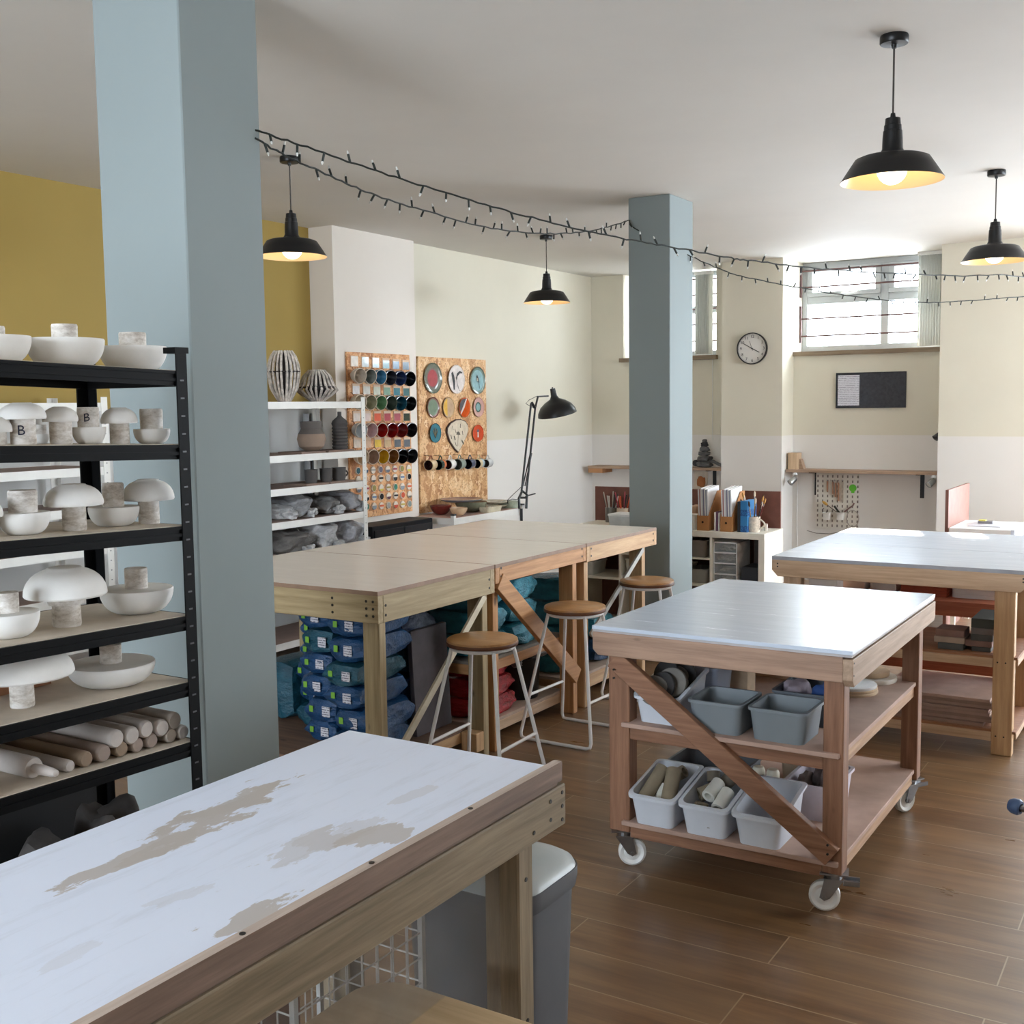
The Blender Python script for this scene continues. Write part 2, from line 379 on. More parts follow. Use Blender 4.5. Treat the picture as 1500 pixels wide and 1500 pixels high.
# window frames
UPVC = M((176, 182, 184), .4, var=.02); GLASS = None
m, n, bs = nt('window_glass'); tr = N(n, 'ShaderNodeBsdfTransparent'); gl = N(n, 'ShaderNodeBsdfGlossy'); gl.inputs['Roughness'].default_value = .03
mx = N(n, 'ShaderNodeMixShader'); mx.inputs[0].default_value = .04; n.links.new(tr.outputs[0], mx.inputs[1]); n.links.new(gl.outputs[0], mx.inputs[2])
n.links.new(mx.outputs[0], n.nodes['Material Output'].inputs[0]); GLASS = m
def window(nm, x0, x1, z0, z1, mull, trans, y=YF, th=.06, sash=True):
    w = thing(nm, 'x', 'x', ((x0+x1)/2, y, z0)); del w['label']; del w['category']; w['kind'] = 'structure'
    b = B(); b.box(x0, x1, y, y+th, z0, z0+.06).box(x0, x1, y, y+th, z1-.05, z1).box(x0, x0+.05, y, y+th, z0+.06, z1-.05).box(x1-.05, x1, y, y+th, z0+.06, z1-.05)
    for mx_ in mull: b.box(mx_-.035, mx_+.035, y, y+th, z0+.06, z1-.05)
    for t in trans:
        e = [x0+.05]+[q for mx_ in mull for q in (mx_-.035, mx_+.035)]+[x1-.05]
        for i in range(0, len(e), 2): b.box(e[i], e[i+1], y+.001, y+th-.001, t-.035, t+.035)
    obj('window_frame', b, UPVC, w, bev=.004)
    obj('pane', B().box(x0+.02, x1-.02, y+.03, y+.036, z0+.02, z1-.02), GLASS, w)
    return w
w1 = window('window_1', -5.11, -4.12, SILL+.02, ZC, [-4.62], [2.58])
w2 = window('window_2', -3.36, -1.98, SILL+.02, ZC, [-2.60], [2.60])
b = B()
for x0, x1 in ((-3.31, -2.635), (-2.565, -2.03)):
    b.box(x0, x1, YF-.02, YF+.05, 2.635, 2.675).box(x0, x1, YF-.02, YF+.05, 2.86, 2.90).box(x0, x0+.05, YF-.02, YF+.05, 2.675, 2.86).box(x1-.05, x1, YF-.02, YF+.05, 2.675, 2.86)
obj('opening_sash', b, UPVC, w2, bev=.004)
obj('handle', B().tube([(-2.98, YF-.03, 2.655), (-2.98, YF-.06, 2.655), (-2.84, YF-.065, 2.665)], .008), WHITE, w2, True)
w3 = window('window_3', -.75, 1.2, .02, 2.4, [.2], [])
SW = wood((150, 132, 108), (118, 100, 80), 'x')
struct('trim_1', B().box(-5.13, -4.10, YB-.06, YF, SILL-.02, SILL+.02), SW)
struct('trim_2', B().box(-3.36, -1.98, YB-.03, YF, SILL-.02, SILL+.02), SW)
# rear & right windows
w4 = thing('window_4', 'x', 'x', (-3.3, -2.3, .75)); del w4['label']; del w4['category']; w4['kind'] = 'structure'
b = B(); b.box(-3.5, -1.2, -2.33, -2.27, .75, .82).box(-3.5, -1.2, -2.33, -2.27, 2.68, 2.75)
for x in (-3.47, -2.35, -1.23): b.box(x-.03, x+.03, -2.33, -2.27, .82, 2.68)
obj('window_frame', b, UPVC, w4)
w5 = thing('window_5', 'x', 'x', (3.1, 2.7, 1.5)); del w5['label']; del w5['category']; w5['kind'] = 'structure'
b = B(); b.box(3.07, 3.13, RY0, RY1, 1.2, 1.27).box(3.07, 3.13, RY0, RY1, 2.68, 2.75)
for y in (RY0+.03, 7.9, 9.1, RY1-.03): b.box(3.07, 3.13, y-.03, y+.03, 1.27, 2.68)
obj('window_frame', b, UPVC, w5)

# bars across the windows
RUST = M((92, 66, 64), .7)
def bars(x0, x1, zs, y, label):
    t = thing('window_bars', label, 'window bars', ((x0+x1)/2, y, min(zs)))
    for z in zs: obj('bar', B().cyl((x0, y, z), (x1, y, z), .008, 8), RUST, t, True)
    for za, zb in ((min(zs)-.06, min(zs)+.28), (max(zs)-.24, min(max(zs)+.05, ZC-.01))): obj('mounting_strip', B().box(x0-.005, x0+.012, y-.012, y+.012, za, zb), RUST, t)
bars(-3.355, -1.985, [2.27, 2.43, 2.72, 2.87], YF-.07, 'rusty security bars across the larger window above the notice board')
bars(-5.1, -4.13, [2.27, 2.43, 2.58, 2.72, 2.87], YF-.07, 'rusty security bars across the narrow window behind the far column')
# vertical blinds
m, n, bs = nt('blind_fabric'); bs.inputs['Base Color'].default_value = lin((204, 202, 196)); bs.inputs['Roughness'].default_value = .8
tl = N(n, 'ShaderNodeBsdfTranslucent'); tl.inputs[0].default_value = lin((196, 198, 192)); mx = N(n, 'ShaderNodeMixShader'); mx.inputs[0].default_value = .35
n.links.new(bs.outputs[0], mx.inputs[1]); n.links.new(tl.outputs[0], mx.inputs[2]); n.links.new(mx.outputs[0], n.nodes['Material Output'].inputs[0]); BLIND = m
def blinds(x0, x1, z0, z1, y, cnt, label):
    t = thing('vertical_blind', label, 'blind', ((x0+x1)/2, y, z0))
    obj('head_rail', B().box(x0-.01, x1+.01, y-.03, y+.03, z1-.03, z1), WHITE, t)
    for k in range(cnt):
        x = x0+(x1-x0)*(k+.5)/cnt; w = .055
        b = B(); a = math.radians(62); dx, dy = math.cos(a)*w/2, math.sin(a)*w/2
        b.hexa([(x-dx, y-dy, z0), (x-dx+.003, y-dy, z0), (x+dx+.003, y+dy, z0), (x+dx, y+dy, z0), (x-dx, y-dy, z1-.03), (x-dx+.003, y-dy, z1-.03), (x+dx+.003, y+dy, z1-.03), (x+dx, y+dy, z1-.03)])
        obj('slat', b, BLIND, t)
blinds(-2.27, -2.0, SILL+.035, ZC, YB+.08, 12, 'pale teal vertical blind drawn to the right side of the larger window')
blinds(-5.06, -4.60, SILL+.035, ZC-.02, YB+.08, 20, 'pale teal vertical blind added behind the far column to block sun')  # added over the hidden panes to keep sun off the floor
blinds(-4.36, -4.20, SILL+.035, ZC-.02, YB+.08, 7, 'pale teal vertical blind gathered in the narrow window beside the far column')
tag(obj('blind_cord', B().tube([(-4.15, YB-.02, 2.6), (-4.15, YB-.015, 1.9), (-4.148, YB-.015, 1.3)], .003, 5), WHITE), 'thin white blind cord hanging below the narrow window', 'cord')

# wall added outside the narrow window to block its sun patch
struct('wall_sun_blocker', B().box(-8.5, -4.15, 11.9, 12.1, -.1, 5.2), M((236, 234, 228), .8))
# skirting / pipes
PIPE = M((165, 168, 172), .4)
t = thing('wall_pipes', 'grey vertical pipes running up the corner behind the white shelving', 'pipe', (-5.55, 6.2, 0))
for y in (6.22, 6.30): obj('pipe', B().cyl((-5.585, y, 0), (-5.585, y, 1.62), .022), PIPE, t, True)

# ------------------------------------------------------------------ work tables
def screws(b, pts, d, r=.006):
    for p in pts: b.append((Vector(p), Vector(d), r))
def put_screws(b, t):
    for p, d, r in b: obj('screw', B().cyl(p-d*.003, p+d*.0015, r, 8), SCREW, t)
EDGEM = M((140, 112, 92), .6, var=.08)
def slab(nm, bx, top, edge, t):
    b = B().box(*bx)
    for i, f in enumerate(b.bm.faces): f.material_index = 0 if i == 1 else 1
    return obj(nm, b, [top, edge], t)
def worktable(label, x0, x1, y0, y1, zt, ah, W, legs, top, edge=.018, apron='xy', grp=None, seam=None, side_drop=0, legw=(.085, .045), cham=0):
    t = thing('worktable', label, 'table', ((x0+x1)/2, (y0+y1)/2, 0), grp)
    if seam: ys = [(y0, seam-.0015), (seam+.0015, y1)]
    else: ys = [(y0, y1)]
    for a, c in ys: slab('tabletop', (x0, x1, a, c, zt-edge, zt), top, EDGEM, t)
    za, zb = zt-edge-ah, zt-edge
    T = .035
    for nm, q in (('front', (x0, x1, y0, y0+T)), ('back', (x0, x1, y1-T, y1))):
        if cham:
            pl = [(q[0], q[2], zb), (q[1], q[2], zb), (q[1], q[2], za+cham), (q[1]-cham, q[2], za), (q[0]+cham, q[2], za), (q[0], q[2], za+cham)]
            obj('apron', B().prism(pl, (0, T, 0)), W['x'], t, bev=.002)
        else: obj('apron', B().box(*q, za, zb), W['x'], t, bev=.002)
    for q in ((x0, x0+T), (x1-T, x1)): obj('apron', B().box(q[0], q[1], y0+T, y1-T, za, zb), W['y'], t, bev=.002)
    for lx, ly in legs:
        sx = 1 if lx > (x0+x1)/2 else -1
        obj('leg', B().box(lx-legw[0]/2, lx+legw[0]/2, ly-legw[1]/2, ly+legw[1]/2, 0, za), W['z'], t, bev=.003)
    return t
MTOP = top_mat('cream_bench_top', (238, 230, 220), (226, 217, 206), None, 'x', .23, .3)
MT2 = top_mat('pale_bench_top', (226, 220, 212), (216, 210, 200), None, 'x', .26, .2)
FTOP = top_mat('worn_white_top', (208, 214, 228), (182, 186, 196), None, 'y', .42, .5, .3, .48)
def pz(x, y): q = atz(x, y, .88); return q.x, q.y
ells = []
for (a, c, w, k) in (((120, 1285), (300, 1205), .022, .9), ((230, 1240), (420, 1150), .03, .95), ((300, 1200), (400, 1155), .035, .9), ((290, 1375), (430, 1320), .028, .9), ((520, 1240), (620, 1208), .03, .8), ((350, 1290), (520, 1205), .022, .45), ((440, 1250), (560, 1190), .02, .35), ((200, 1330), (330, 1290), .012, .25), ((560, 1180), (640, 1150), .012, .3), ((60, 1420), (160, 1370), .012, .2)):
    A_, B_ = Vector(pz(*a)), Vector(pz(*c)); d_ = B_-A_; ells.append(((A_.x+B_.x)/2, (A_.y+B_.y)/2, w*2.1, d_.length*.62, math.atan2(d_.y, d_.x)-PI/2, k))
stained(FTOP, ells, (172, 164, 157))
CTOP = top_mat('brushed_white_top', (196, 206, 220), (182, 193, 208), None, 'x', .25, .4, .4, .62)
MX0, MX1, MZ = -4.06, -2.86, .912
lx = (-2.93, -3.99)
secs = [(3.58, 4.46), (4.465, 5.375), (5.38, 6.28)]
Ts = []
for i, ((y0, y1), W, lab) in enumerate(zip(secs, (GREEN, ORNG, PINE), (
    'nearest section of the long cream-topped workbench, greenish timber, beside the near column',
    'middle section of the long workbench with an orange pine frame and wide diagonal brace',
    'furthest section of the long workbench, pale pine, ending at the far column'))):
    ah = (.115, .075, .085)[i]
    ys = ((3.64, 4.41), (4.505, 5.29), (5.42, 6.15))[i]
    t = worktable(lab, MX0, MX1, y0, y1-.002, MZ, ah, W, [(x, y) for x in lx for y in ys], MTOP, grp='long workbench sections')
    Ts.append(t)
    za = MZ-.018-ah
    b = []
    for yy in (y0+.05, y1-.05):
        for zz in (za+.03, za+.07): screws(b, [(MX1, yy, zz)], (1, 0, 0))
    if i == 0:
        for xx in (-3.1, -2.92, -2.885):
            for zz in (za+.03, za+.06, za+.09): screws(b, [(xx, y0, zz)], (0, -1, 0))
    put_screws(b, t)
# lower shelves of the long bench
def shelf(t, x0, x1, y0, y1, z, W, th=.016, bh=.05, m=None, front=True, lip=True):
    obj('shelf_board', B().box(x0, x1, y0, y1, z-th, z), m or DUSTY, t, bev=.002)
    if lip:
        obj('shelf_beam', B().box(x1-.035, x1, y0, y1, z-th-bh, z-th), W['y'], t, bev=.002)
        obj('shelf_beam', B().box(x0, x0+.035, y0, y1, z-th-bh, z-th), W['y'], t, bev=.002)
    if front:
        obj('shelf_beam', B().box(x0+.035, x1-.035, y0, y0+.035, z-th-bh, z-th), W['x'], t, bev=.002)
        obj('shelf_beam', B().box(x0+.035, x1-.035, y1-.035, y1, z-th-bh, z-th), W['x'], t, bev=.002)
shelf(Ts[0], -4.03, -2.975, 3.62, 4.43, .14, PINE, m=wood((120, 92, 74), (92, 70, 56), 'x'))
shelf(Ts[1], -4.03, -2.975, 4.485, 5.32, .115, PALE, m=DUSTY)
shelf(Ts[1], -4.03, -2.975, 4.485, 5.32, .425, ORNG, m=M((120, 110, 100), .7))
shelf(Ts[2], -4.03, -2.975, 5.40, 6.18, .15, PINE, bh=.075, m=DUSTY)
obj('cross_rail', B().box(-2.972, -2.885, 4.32, 4.385, .04, .13), PINE['z'], Ts[0], bev=.003)
# diagonal braces
STRIP = M((196, 184, 160), .5, var=.08)
obj('brace', B().beam((-2.872, 3.665, .17), (-2.872, 4.385, .775), .012, .034), STRIP, Ts[0])
obj('brace', B().beam((-2.868, 4.50, .83), (-2.868, 5.27, .21), .03, .085), ORNG['d'] if 'd' in ORNG else ORNG['y'], Ts[1], bev=.002)
obj('brace', B().beam((-2.872, 5.44, .40), (-2.872, 6.11, .80), .012, .03), M((150, 146, 136), .4), Ts[2])

# near table
NX0, NX1 = -1.75, -1.195
t = thing('worktable', 'large near worktable with a worn white top and grey-brown timber frame', 'table', (-1.47, .85, 0)); NT = t
Y0, Y1 = -.45, 2.09
obj('tabletop', B().box(NX0, NX1, Y0, Y1-.02, .862, .88), FTOP, t, bev=.002)
slab('edge_lip', (NX1, NX1+.02, Y0, Y1, .845, .887), wood((186, 170, 158), (160, 142, 130), 'y', knots=False), LIPW, t)
obj('lip_packer', B().box(NX1, NX1+.014, Y0, Y1-.01, .836, .845), LIPW, t)
obj('apron', B().box(NX1-.02, NX1+.022, Y0, Y1+.012, .745, .836), GREYW['y'], t, bev=.003)
obj('apron', B().box(NX0, NX0+.04, Y0, Y1-.03, .745, .862), GREYW['y'], t, bev=.003)
obj('apron', B().box(NX0+.04, NX1-.02, Y1-.07, Y1-.03, .745, .862), GREYW['x'], t, bev=.003)
obj('apron', B().box(NX0+.04, NX1-.02, Y0, Y0+.04, .745, .862), GREYW['x'], t, bev=.003)
for x in (NX1-.045, NX0+.045):
    for y in (Y0+.12, 1.975): obj('leg', B().box(x-.045, x+.04, y-.03, y+.03, 0, .745), GREYW['z'], t, bev=.004)
b = []
screws(b, [(NX1+.022, 2.035, .815), (NX1+.022, 2.035, .775), (NX1+.022, 1.965, .77), (NX1+.022, 2.085, .82), (NX1+.022, 2.085, .79), (NX1+.022, 2.085, .76)], (1, 0, 0), .0045)
screws(b, [(NX1+.01, y, .887) for y in (1.15, 1.45, 1.75)], (0, 0, 1), .005)
screws(b, [(NX1-.005, 1.975, z) for z in (.66, .35)], (1, 0, 0), .005)
put_screws(b, t)
obj('lower_shelf', B().box(NX0+.02, NX1-.06, Y0+.06, 2.0, .10, .118), wood((150, 96, 76), (118, 74, 60), 'y', knots=False), t)
# dusty clear screen under the near table
m, n, bs = nt('dusty_clear_plastic'); tr = N(n, 'ShaderNodeBsdfTransparent'); mx = N(n, 'ShaderNodeMixShader')
bs.inputs['Base Color'].default_value = lin((150, 148, 144)); bs.inputs['Roughness'].default_value = .35
nz = noise(n, coord(n), 3.0, None, 6); n.links.new(ramp(n, nz, [(.35, (.1,)*3+(1,)), (.8, (.32,)*3+(1,))]), mx.inputs[0])
n.links.new(tr.outputs[0], mx.inputs[1]); n.links.new(bs.outputs[0], mx.inputs[2]); n.links.new(mx.outputs[0], n.nodes['Material Output'].inputs[0])
obj('clear_side_screen', B().box(NX1-.052, NX1-.049, Y0+.2, 1.94, .118, .745), m, t)

# right double table
t = thing('worktable', 'brushed white double worktable in the sun at right, with chamfered pine rails', 'table', (-1.3, 6.3, 0)); RT = t
RX0, RX1, RY0_, RY1_ = -1.895, -.70, 5.56, 7.035
for a, c in ((RY0_, 6.20), (6.204, RY1_)): slab('tabletop', (RX0, RX1, a, c, .862, .88), CTOP, M((150, 152, 158), .6), t)
def chamrail(x0, x1, y, th, W): return B().prism([(x0, y, .862), (x1, y, .862), (x1, y, .81), (x1-.03, y, .778), (x0+.03, y, .778), (x0, y, .81)], (0, th, 0))
for y in (RY0_, 6.165, 6.206, RY1_-.035): obj('apron', chamrail(RX0, RX1, y, .035, PALE), PALE['x'], t, bev=.002)
for x in (RX0+.05, RX1-.10):
    for ya, yb in ((RY0_+.035, 6.165), (6.241, RY1_-.035)): obj('apron', B().box(x, x+.035, ya, yb, .79, .862), PALE['y'], t)
for x in (-.80, -1.80):
    for y in (5.625, 6.13, 6.275, 6.96): obj('leg', B().box(x-.045, x+.045, y-.03, y+.03, 0, .778), (PALE if x < -1 else PINE)['z'], t, bev=.003)
for z, bh in ((.469, .04), (.119, .04)):
    obj('shelf_board', B().box(-1.86, -.74, 5.60, 6.17, z-.012, z), wood((160, 112, 80), (130, 88, 62), 'x', knots=False), t)
    obj('shelf_beam', B().box(-1.75, -.845, 5.585, 5.62, z-.012-bh, z-.012), PALE['x'], t)
    obj('shelf_beam', B().box(-.78, -.745, 5.66, 6.10, z-.012-bh, z-.012), PALE['y'], t)
for z in (.60, .30):
    obj('red_shelf_board', B().box(-1.86, -.74, 6.24, 7.0, z-.018, z), RED['x'], t)
    obj('red_shelf_rail', B().box(-1.75, -.845, 6.245, 6.275, z-.018-.06, z-.018), RED['x'], t)
b = []; screws(b, [(x, 5.56, z) for x in (-1.865, -.72) for z in (.843, .828)]+[(x, 5.595, z) for x in (-.825, -.79) for z in (.44, .09)], (0, -1, 0), .004)
put_screws(b, t)

# trolley
CX0, CX1, CY0, CY1 = -1.848, -.936, 3.51, 4.73
t = thing('trolley', 'wooden work trolley on white castors with a shiny white top', 'trolley', (-1.39, 4.12, 0)); TR = t
obj('trolley_top', B().box(CX0, CX1, CY0, CY1, .866, .88), CTOP, t, bev=.0015)
obj('top_edging', B().box(CX0+.002, CX1-.002, CY0+.002, CY1-.002, .858, .866), M((170, 165, 165), .6), t)
obj('apron', B().prism([(CX0, CY0+.004, .858), (CX1-.03, CY0+.004, .858), (CX1-.03, CY0+.004, .775), (CX0+.02, CY0+.004, .775), (CX0, CY0+.004, .795)], (0, .035, 0)), CARTA['x'], t, bev=.002)
obj('apron', B().box(CX0, CX1-.03, CY1-.04, CY1-.004, .775, .858), CARTA['x'], t, bev=.002)
obj('apron', B().prism([(CX1-.03, CY0, .852), (CX1-.03, CY1, .852), (CX1-.03, CY1, .79), (CX1-.03, CY1-.02, .775), (CX1-.03, CY0+.02, .762), (CX1-.03, CY0, .785)], (.032, 0, 0)), wood((182, 154, 130), (146, 122, 100), 'y'), t, bev=.002)
obj('apron', B().box(CX0, CX0+.035, CY0+.04, CY1-.04, .775, .858), CARTA['y'], t, bev=.002)
for x in ((CX0+.045, CX0+.125), (CX1-.10, CX1-.035)):
    for y in ((CY0+.04, CY0+.105), (CY1-.105, CY1-.04)): obj('leg', B().box(*x, *y, .135, .775), CARTW['z'], t, bev=.003)
for z in (.537, .18):
    obj('shelf_board', B().box(CX0+.10, CX1-.045, CY0+.005+.02, CY1-.03, z-.016, z), M((176, 148, 134), .75, var=.1, scale=4), t, bev=.002)
    obj('shelf_beam', B().box(CX0+.125, CX1-.10, CY0+.045, CY0+.08, z-.062, z-.016), CARTW['x'], t, bev=.002)
    obj('shelf_beam', B().box(CX0+.125, CX1-.10, CY1-.08, CY1-.045, z-.062, z-.016), CARTW['x'], t, bev=.002)
    for x in (CX0+.10, CX1-.082): obj('shelf_beam', B().box(x, x+.03, CY0+.105, CY1-.105, z-.06, z-.016), wood((196, 160, 128), (160, 124, 94), 'y'), t, bev=.002)
obj('brace', B().beam((CX0+.075, CY0+.025, .765), (CX1-.06, CY0+.025, .20), .03, .07), CARTW['d'] if 'd' in CARTW else CARTW['x'], t, bev=.002)
obj('brace', B().beam((CX1-.10, CY0+.12, .54), (CX1-.10, CY0+.26, .775), .02, .04), CARTW['z'], t)
NYL = M((226, 226, 224), .35, var=.02)
def castor(x, y, a, ps=-1):
    c = B(); T_ = Matrix.Translation((x, y, 0)) @ Matrix.Rotation(a, 4, 'Z')
    c.box(-.035, .035, -.045, .045, .130, .135).cyl((0, 0, .112), (0, 0, .130), .026)
    for s in (-1, 1): c.prism([(s*.024, -.03, .114), (s*.024, .03, .114), (s*.024, .045, .05), (s*.024, .03, .04), (s*.024, .012, .05)], (s*.003, 0, 0))
    c.cyl((-.03, .03, .05), (.03, .03, .05), .007)
    put(c.bm, T_); o = obj('castor', c, STEEL, t)
    w = B(); w.lathe([(.012, -.017), (.03, -.012), (.042, -.017), (.05, -.010), (.05, .010), (.042, .017), (.03, .012), (.012, .017)], (0, .03, .05), (1, 0, 0), 28)
    put(w.bm, T_); obj('wheel', w, NYL, o, True)
    p = B(); p.box(-.022, .022, -.075, -.028, .096, .102).box(-.022, -.016, -.08, -.03, .096, .112).box(.016, .022, -.08, -.03, .096, .112)
    if ps > 0: p.bm.transform(Matrix.Translation((0, .135, .012)))
    put(p.bm, T_); obj('brake_pedal', p, STEEL, o)
castor(CX0+.085, CY0+.075, math.radians(-62), 1); castor(CX1-.068, CY0+.075, math.radians(104)); castor(CX1-.068, CY1-.075, math.radians(150)); castor(CX0+.085, CY1-.075, math.radians(20))
b = []; screws(b, [(CX0+.085, CY0+.0, .73), (CX0+.085, CY0+.0, .70), (CX1-.07, CY0, .245), (CX1-.07, CY0, .215)], (0, -1, 0), .004)
screws(b, [(CX1+.002, CY0+.012, z) for z in (.84, .80)], (1, 0, 0), .003); put_screws(b, t)

# ------------------------------------------------------------------ stools
SEATW = wood((182, 138, 88), (152, 108, 62), 'x', .32, .6, knots=False); WM = M((228, 226, 224), .35, var=.01)
def stool(x, y, rz, label):
    t = thing('bar_stool', label, 'stool', (0, 0, 0), 'round wooden-seated bar stools')
    obj('seat', B().lathe([(0, .632), (.145, .632), (.153, .637), (.155, .645), (.153, .657), (.148, .66), (0, .66)], seg=48), SEATW, t, True)
    obj('seat_edge', B().lathe([(.1545, .633), (.1562, .636), (.1562, .646), (.1545, .649)], seg=48), M((92, 52, 24), .5), t, True)
    ring = [(.135*math.cos(2*PI*k/40), .135*math.sin(2*PI*k/40), .622) for k in range(41)]
    obj('seat_ring', B().tube(ring, .0075, 8).cyl((0, 0, .626), (0, 0, .632), .14, 32), WM, t, True)
    for sy in (-1, 1):
        P = [(-.105, sy*.085, .62), (-.20, sy*.2, .035), (-.195, sy*.202, .014), (-.175, sy*.205, .0085), (.175, sy*.205, .0085), (.195, sy*.202, .014), (.20, sy*.2, .035), (.105, sy*.085, .62)]
        obj('leg_frame', B().tube(P, .0085, 10), WM, t, True)
    for sx in (-1, 1):
        k = .2; zz = .22; f = 1-(zz-.035)/.585; xx = sx*(.105+.095*f); yy = .085+.115*f
        obj('foot_rest', B().tube([(xx, -yy, zz), (xx, yy, zz)], .0075, 8), WM, t, True)
    t.location = (x, y, 0); t.rotation_euler[2] = rz; return t
stool(-2.66, 4.04, .05, 'round wooden bar stool nearest the camera, in front of the dark leaning board')
stool(-2.69, 4.93, -.03, 'round wooden bar stool in the middle, beside the wide diagonal brace')
stool(-2.73, 5.86, .1, 'round wooden bar stool furthest away, in front of the far column')

# chair tucked under the near table
SW2 = wood((214, 188, 150), (190, 162, 122), 'x', .5, .6)
t = thing('wooden_chair', 'pale wooden chair seat tucked under the near table', 'chair', (-1.13, 1.5, 0))
b = B(); b.prism([(x, y, .478) for x, y in rrect(-1.42, -.97, 1.32, 1.745, .09, 7)], (0, 0, .022)); obj('seat', b, SW2, t, bev=.004, seg=2)
for x in (-1.35, -1.0):
    for y in (1.37, 1.69): obj('leg', B().cyl((x+(-.02 if x < -1.1 else .02), y, 0), (x, y, .478), .014), SW2, t, True)

# pedal bin
t = thing('pedal_bin', 'tall dark grey bin with a pale grey rounded lid, behind the near table leg', 'bin', (-1.43, 2.16, 0))
BG = M((80, 84, 90), .5, var=.02); BL = M((168, 176, 178), .35, var=.02)
def rr_loft(b, levels, n=6):
    rings = []
    for x0, x1, y0, y1, r, z in levels: rings.append([b.bm.verts.new((x, y, z)) for x, y in rrect(x0, x1, y0, y1, r, n)])
    for A, Q in zip(rings, rings[1:]):
        k = len(A)
        for i in range(k): b.bm.faces.new([A[i], A[(i+1) % k], Q[(i+1) % k], Q[i]])
    b.bm.faces.new(rings[0][::-1]); b.bm.faces.new(rings[-1]); return b
bx0, bx1, by0, by1 = -1.60, -1.235, 2.02, 2.325
obj('bin_body', rr_loft(B(), [(bx0+.03, bx1-.03, by0+.03, by1-.03, .06, 0), (bx0+.012, bx1-.012, by0+.012, by1-.012, .07, .53)]), BG, t, True)
obj('rim', rr_loft(B(), [(bx0+.004, bx1-.004, by0+.004, by1-.004, .075, .53), (bx0, bx1, by0, by1, .08, .55), (bx0, bx1, by0, by1, .08, .575)]), BG, t, True)
obj('lid', rr_loft(B(), [(bx0+.003, bx1-.003, by0+.003, by1-.003, .08, .575), (bx0+.008, bx1-.008, by0+.008, by1-.008, .08, .588), (bx0+.03, bx1-.03, by0+.03, by1-.03, .07, .602), (bx0+.08, bx1-.08, by0+.08, by1-.08, .06, .613)]), BL, t, True)

# wire basket, bag and board below the near table
WIRE = M((190, 190, 188), .4, .3, var=.02)
t = thing('wire_basket', 'white wire grid basket standing under the near table', 'basket', (-1.46, 1.78, .118))
gx0, gx1, gy0, gy1, gz0, gz1 = -1.715, -1.42, 1.50, 1.90, .13, .58
for nm, pts in (('side_grid', 'x1'), ('side_grid', 'x0'), ('end_grid', 'y1'), ('end_grid', 'y0')):
    b = B()
    if pts[0] == 'x':
        X_ = gx1 if pts[1] == '1' else gx0
        for k in range(9): y = gy0+(gy1-gy0)*k/8; b.tube([(X_, y, gz0), (X_, y, gz1)], .002, 5)
        for k in range(9): z = gz0+(gz1-gz0)*k/8; b.tube([(X_, gy0, z), (X_, gy1, z)], .002, 5)
    else:
        Y_ = gy1 if pts[1] == '1' else gy0
        for k in range(8): x = gx0+(gx1-gx0)*k/7; b.tube([(x, Y_, gz0), (x, Y_, gz1)], .002, 5)
        for k in range(9): z = gz0+(gz1-gz0)*k/8; b.tube([(gx0, Y_, z), (gx1, Y_, z)], .002, 5)
    obj(nm, b, WIRE, t)
b = B()
for x in (gx0, gx1):
    for y in (gy0, gy1): b.box(x-.006, x+.006, y-.006, y+.006, .118, gz1)
obj('corner_posts', b, M((170, 172, 172), .4), t)
def blob(c, sx, sy, sz, seed, amp=.18, n=4):
    bm = bmesh.new(); bmesh.ops.create_icosphere(bm, subdivisions=n, radius=1)
    from mathutils import noise as mn
    for v in bm.verts:
        p = v.co.copy(); k = 1+amp*mn.noise(p*1.6+Vector((seed, seed*2, 0)))+amp*.22*mn.noise(p*4+Vector((0, seed, seed)))
        q = Vector((math.copysign(abs(p.x)**.75, p.x), math.copysign(abs(p.y)**.75, p.y), math.copysign(abs(p.z)**.75, p.z)))
        v.co = Vector((q.x*sx, q.y*sy, max(q.z*k, -1)*sz if q.z < 0 else q.z*k*sz)); v.co.x *= k; v.co.y *= k
        if v.co.z < -sz*.98: v.co.z = -sz*.98
        v.co += Vector(c)
    return bm
tag(obj('folded_cloth_sack', blob((-1.555, 1.72, .118+.10), .09, .14, .10, 3), M((196, 164, 120), .85, var=.12), smooth=True), 'tan cloth sack slumped inside the wire basket under the near table', 'sack')
tag(obj('brown_board', B().box(-1.70, -1.685, 1.55, 1.80, .118, .56), M((108, 66, 54), .7)), 'dark red-brown board standing in the wire basket', 'board')
tag(obj('red_batten', put(B().box(-.22, .22, -.1, .1, 0, .03).bm, Matrix.Translation((-1.45, 2.38-.1, 0)) @ Matrix.Rotation(.1, 4, 'Z')) if False else B().box(-1.70, -1.40, 1.91, 1.99, .118, .20), RED['x']), 'reddish board offcut on the low shelf behind the wire basket', 'board')

# blue-capped handle poking in at the right edge
t = thing('tube_handle', 'steel tube with a blue end cap reaching in at the right edge of the picture', 'handle', (-.15, 4.2, 0))
p = atz(1487, 1181, .30); q = Vector((p.x+.55, p.y-.22, .285))
obj('steel_tube', B().tube([p+Vector((.0, 0, 0)), q], .011, 12).tube([(q.x, q.y-.16, .006), (q.x, q.y-.16, .285), (q.x, q.y+.16, .285), (q.x, q.y+.16, .006)], .011, 12).tube([(q.x+.3, q.y-.16, .006), (q.x+.3, q.y-.16, .285), (q.x+.3, q.y+.16, .285), (q.x+.3, q.y+.16, .006)], .011, 12).tube([q, (q.x+.3, q.y, .285)], .011, 12), STEEL, t, True)
d = (q-p).normalized(); obj('blue_end_cap', B().lathe([(0, -.02), (.02, -.018), (.026, -.006), (.027, .012), (.022, .02), (.014, .022)], p, d, 20), M((62, 84, 118), .5, var=.02), t, True)

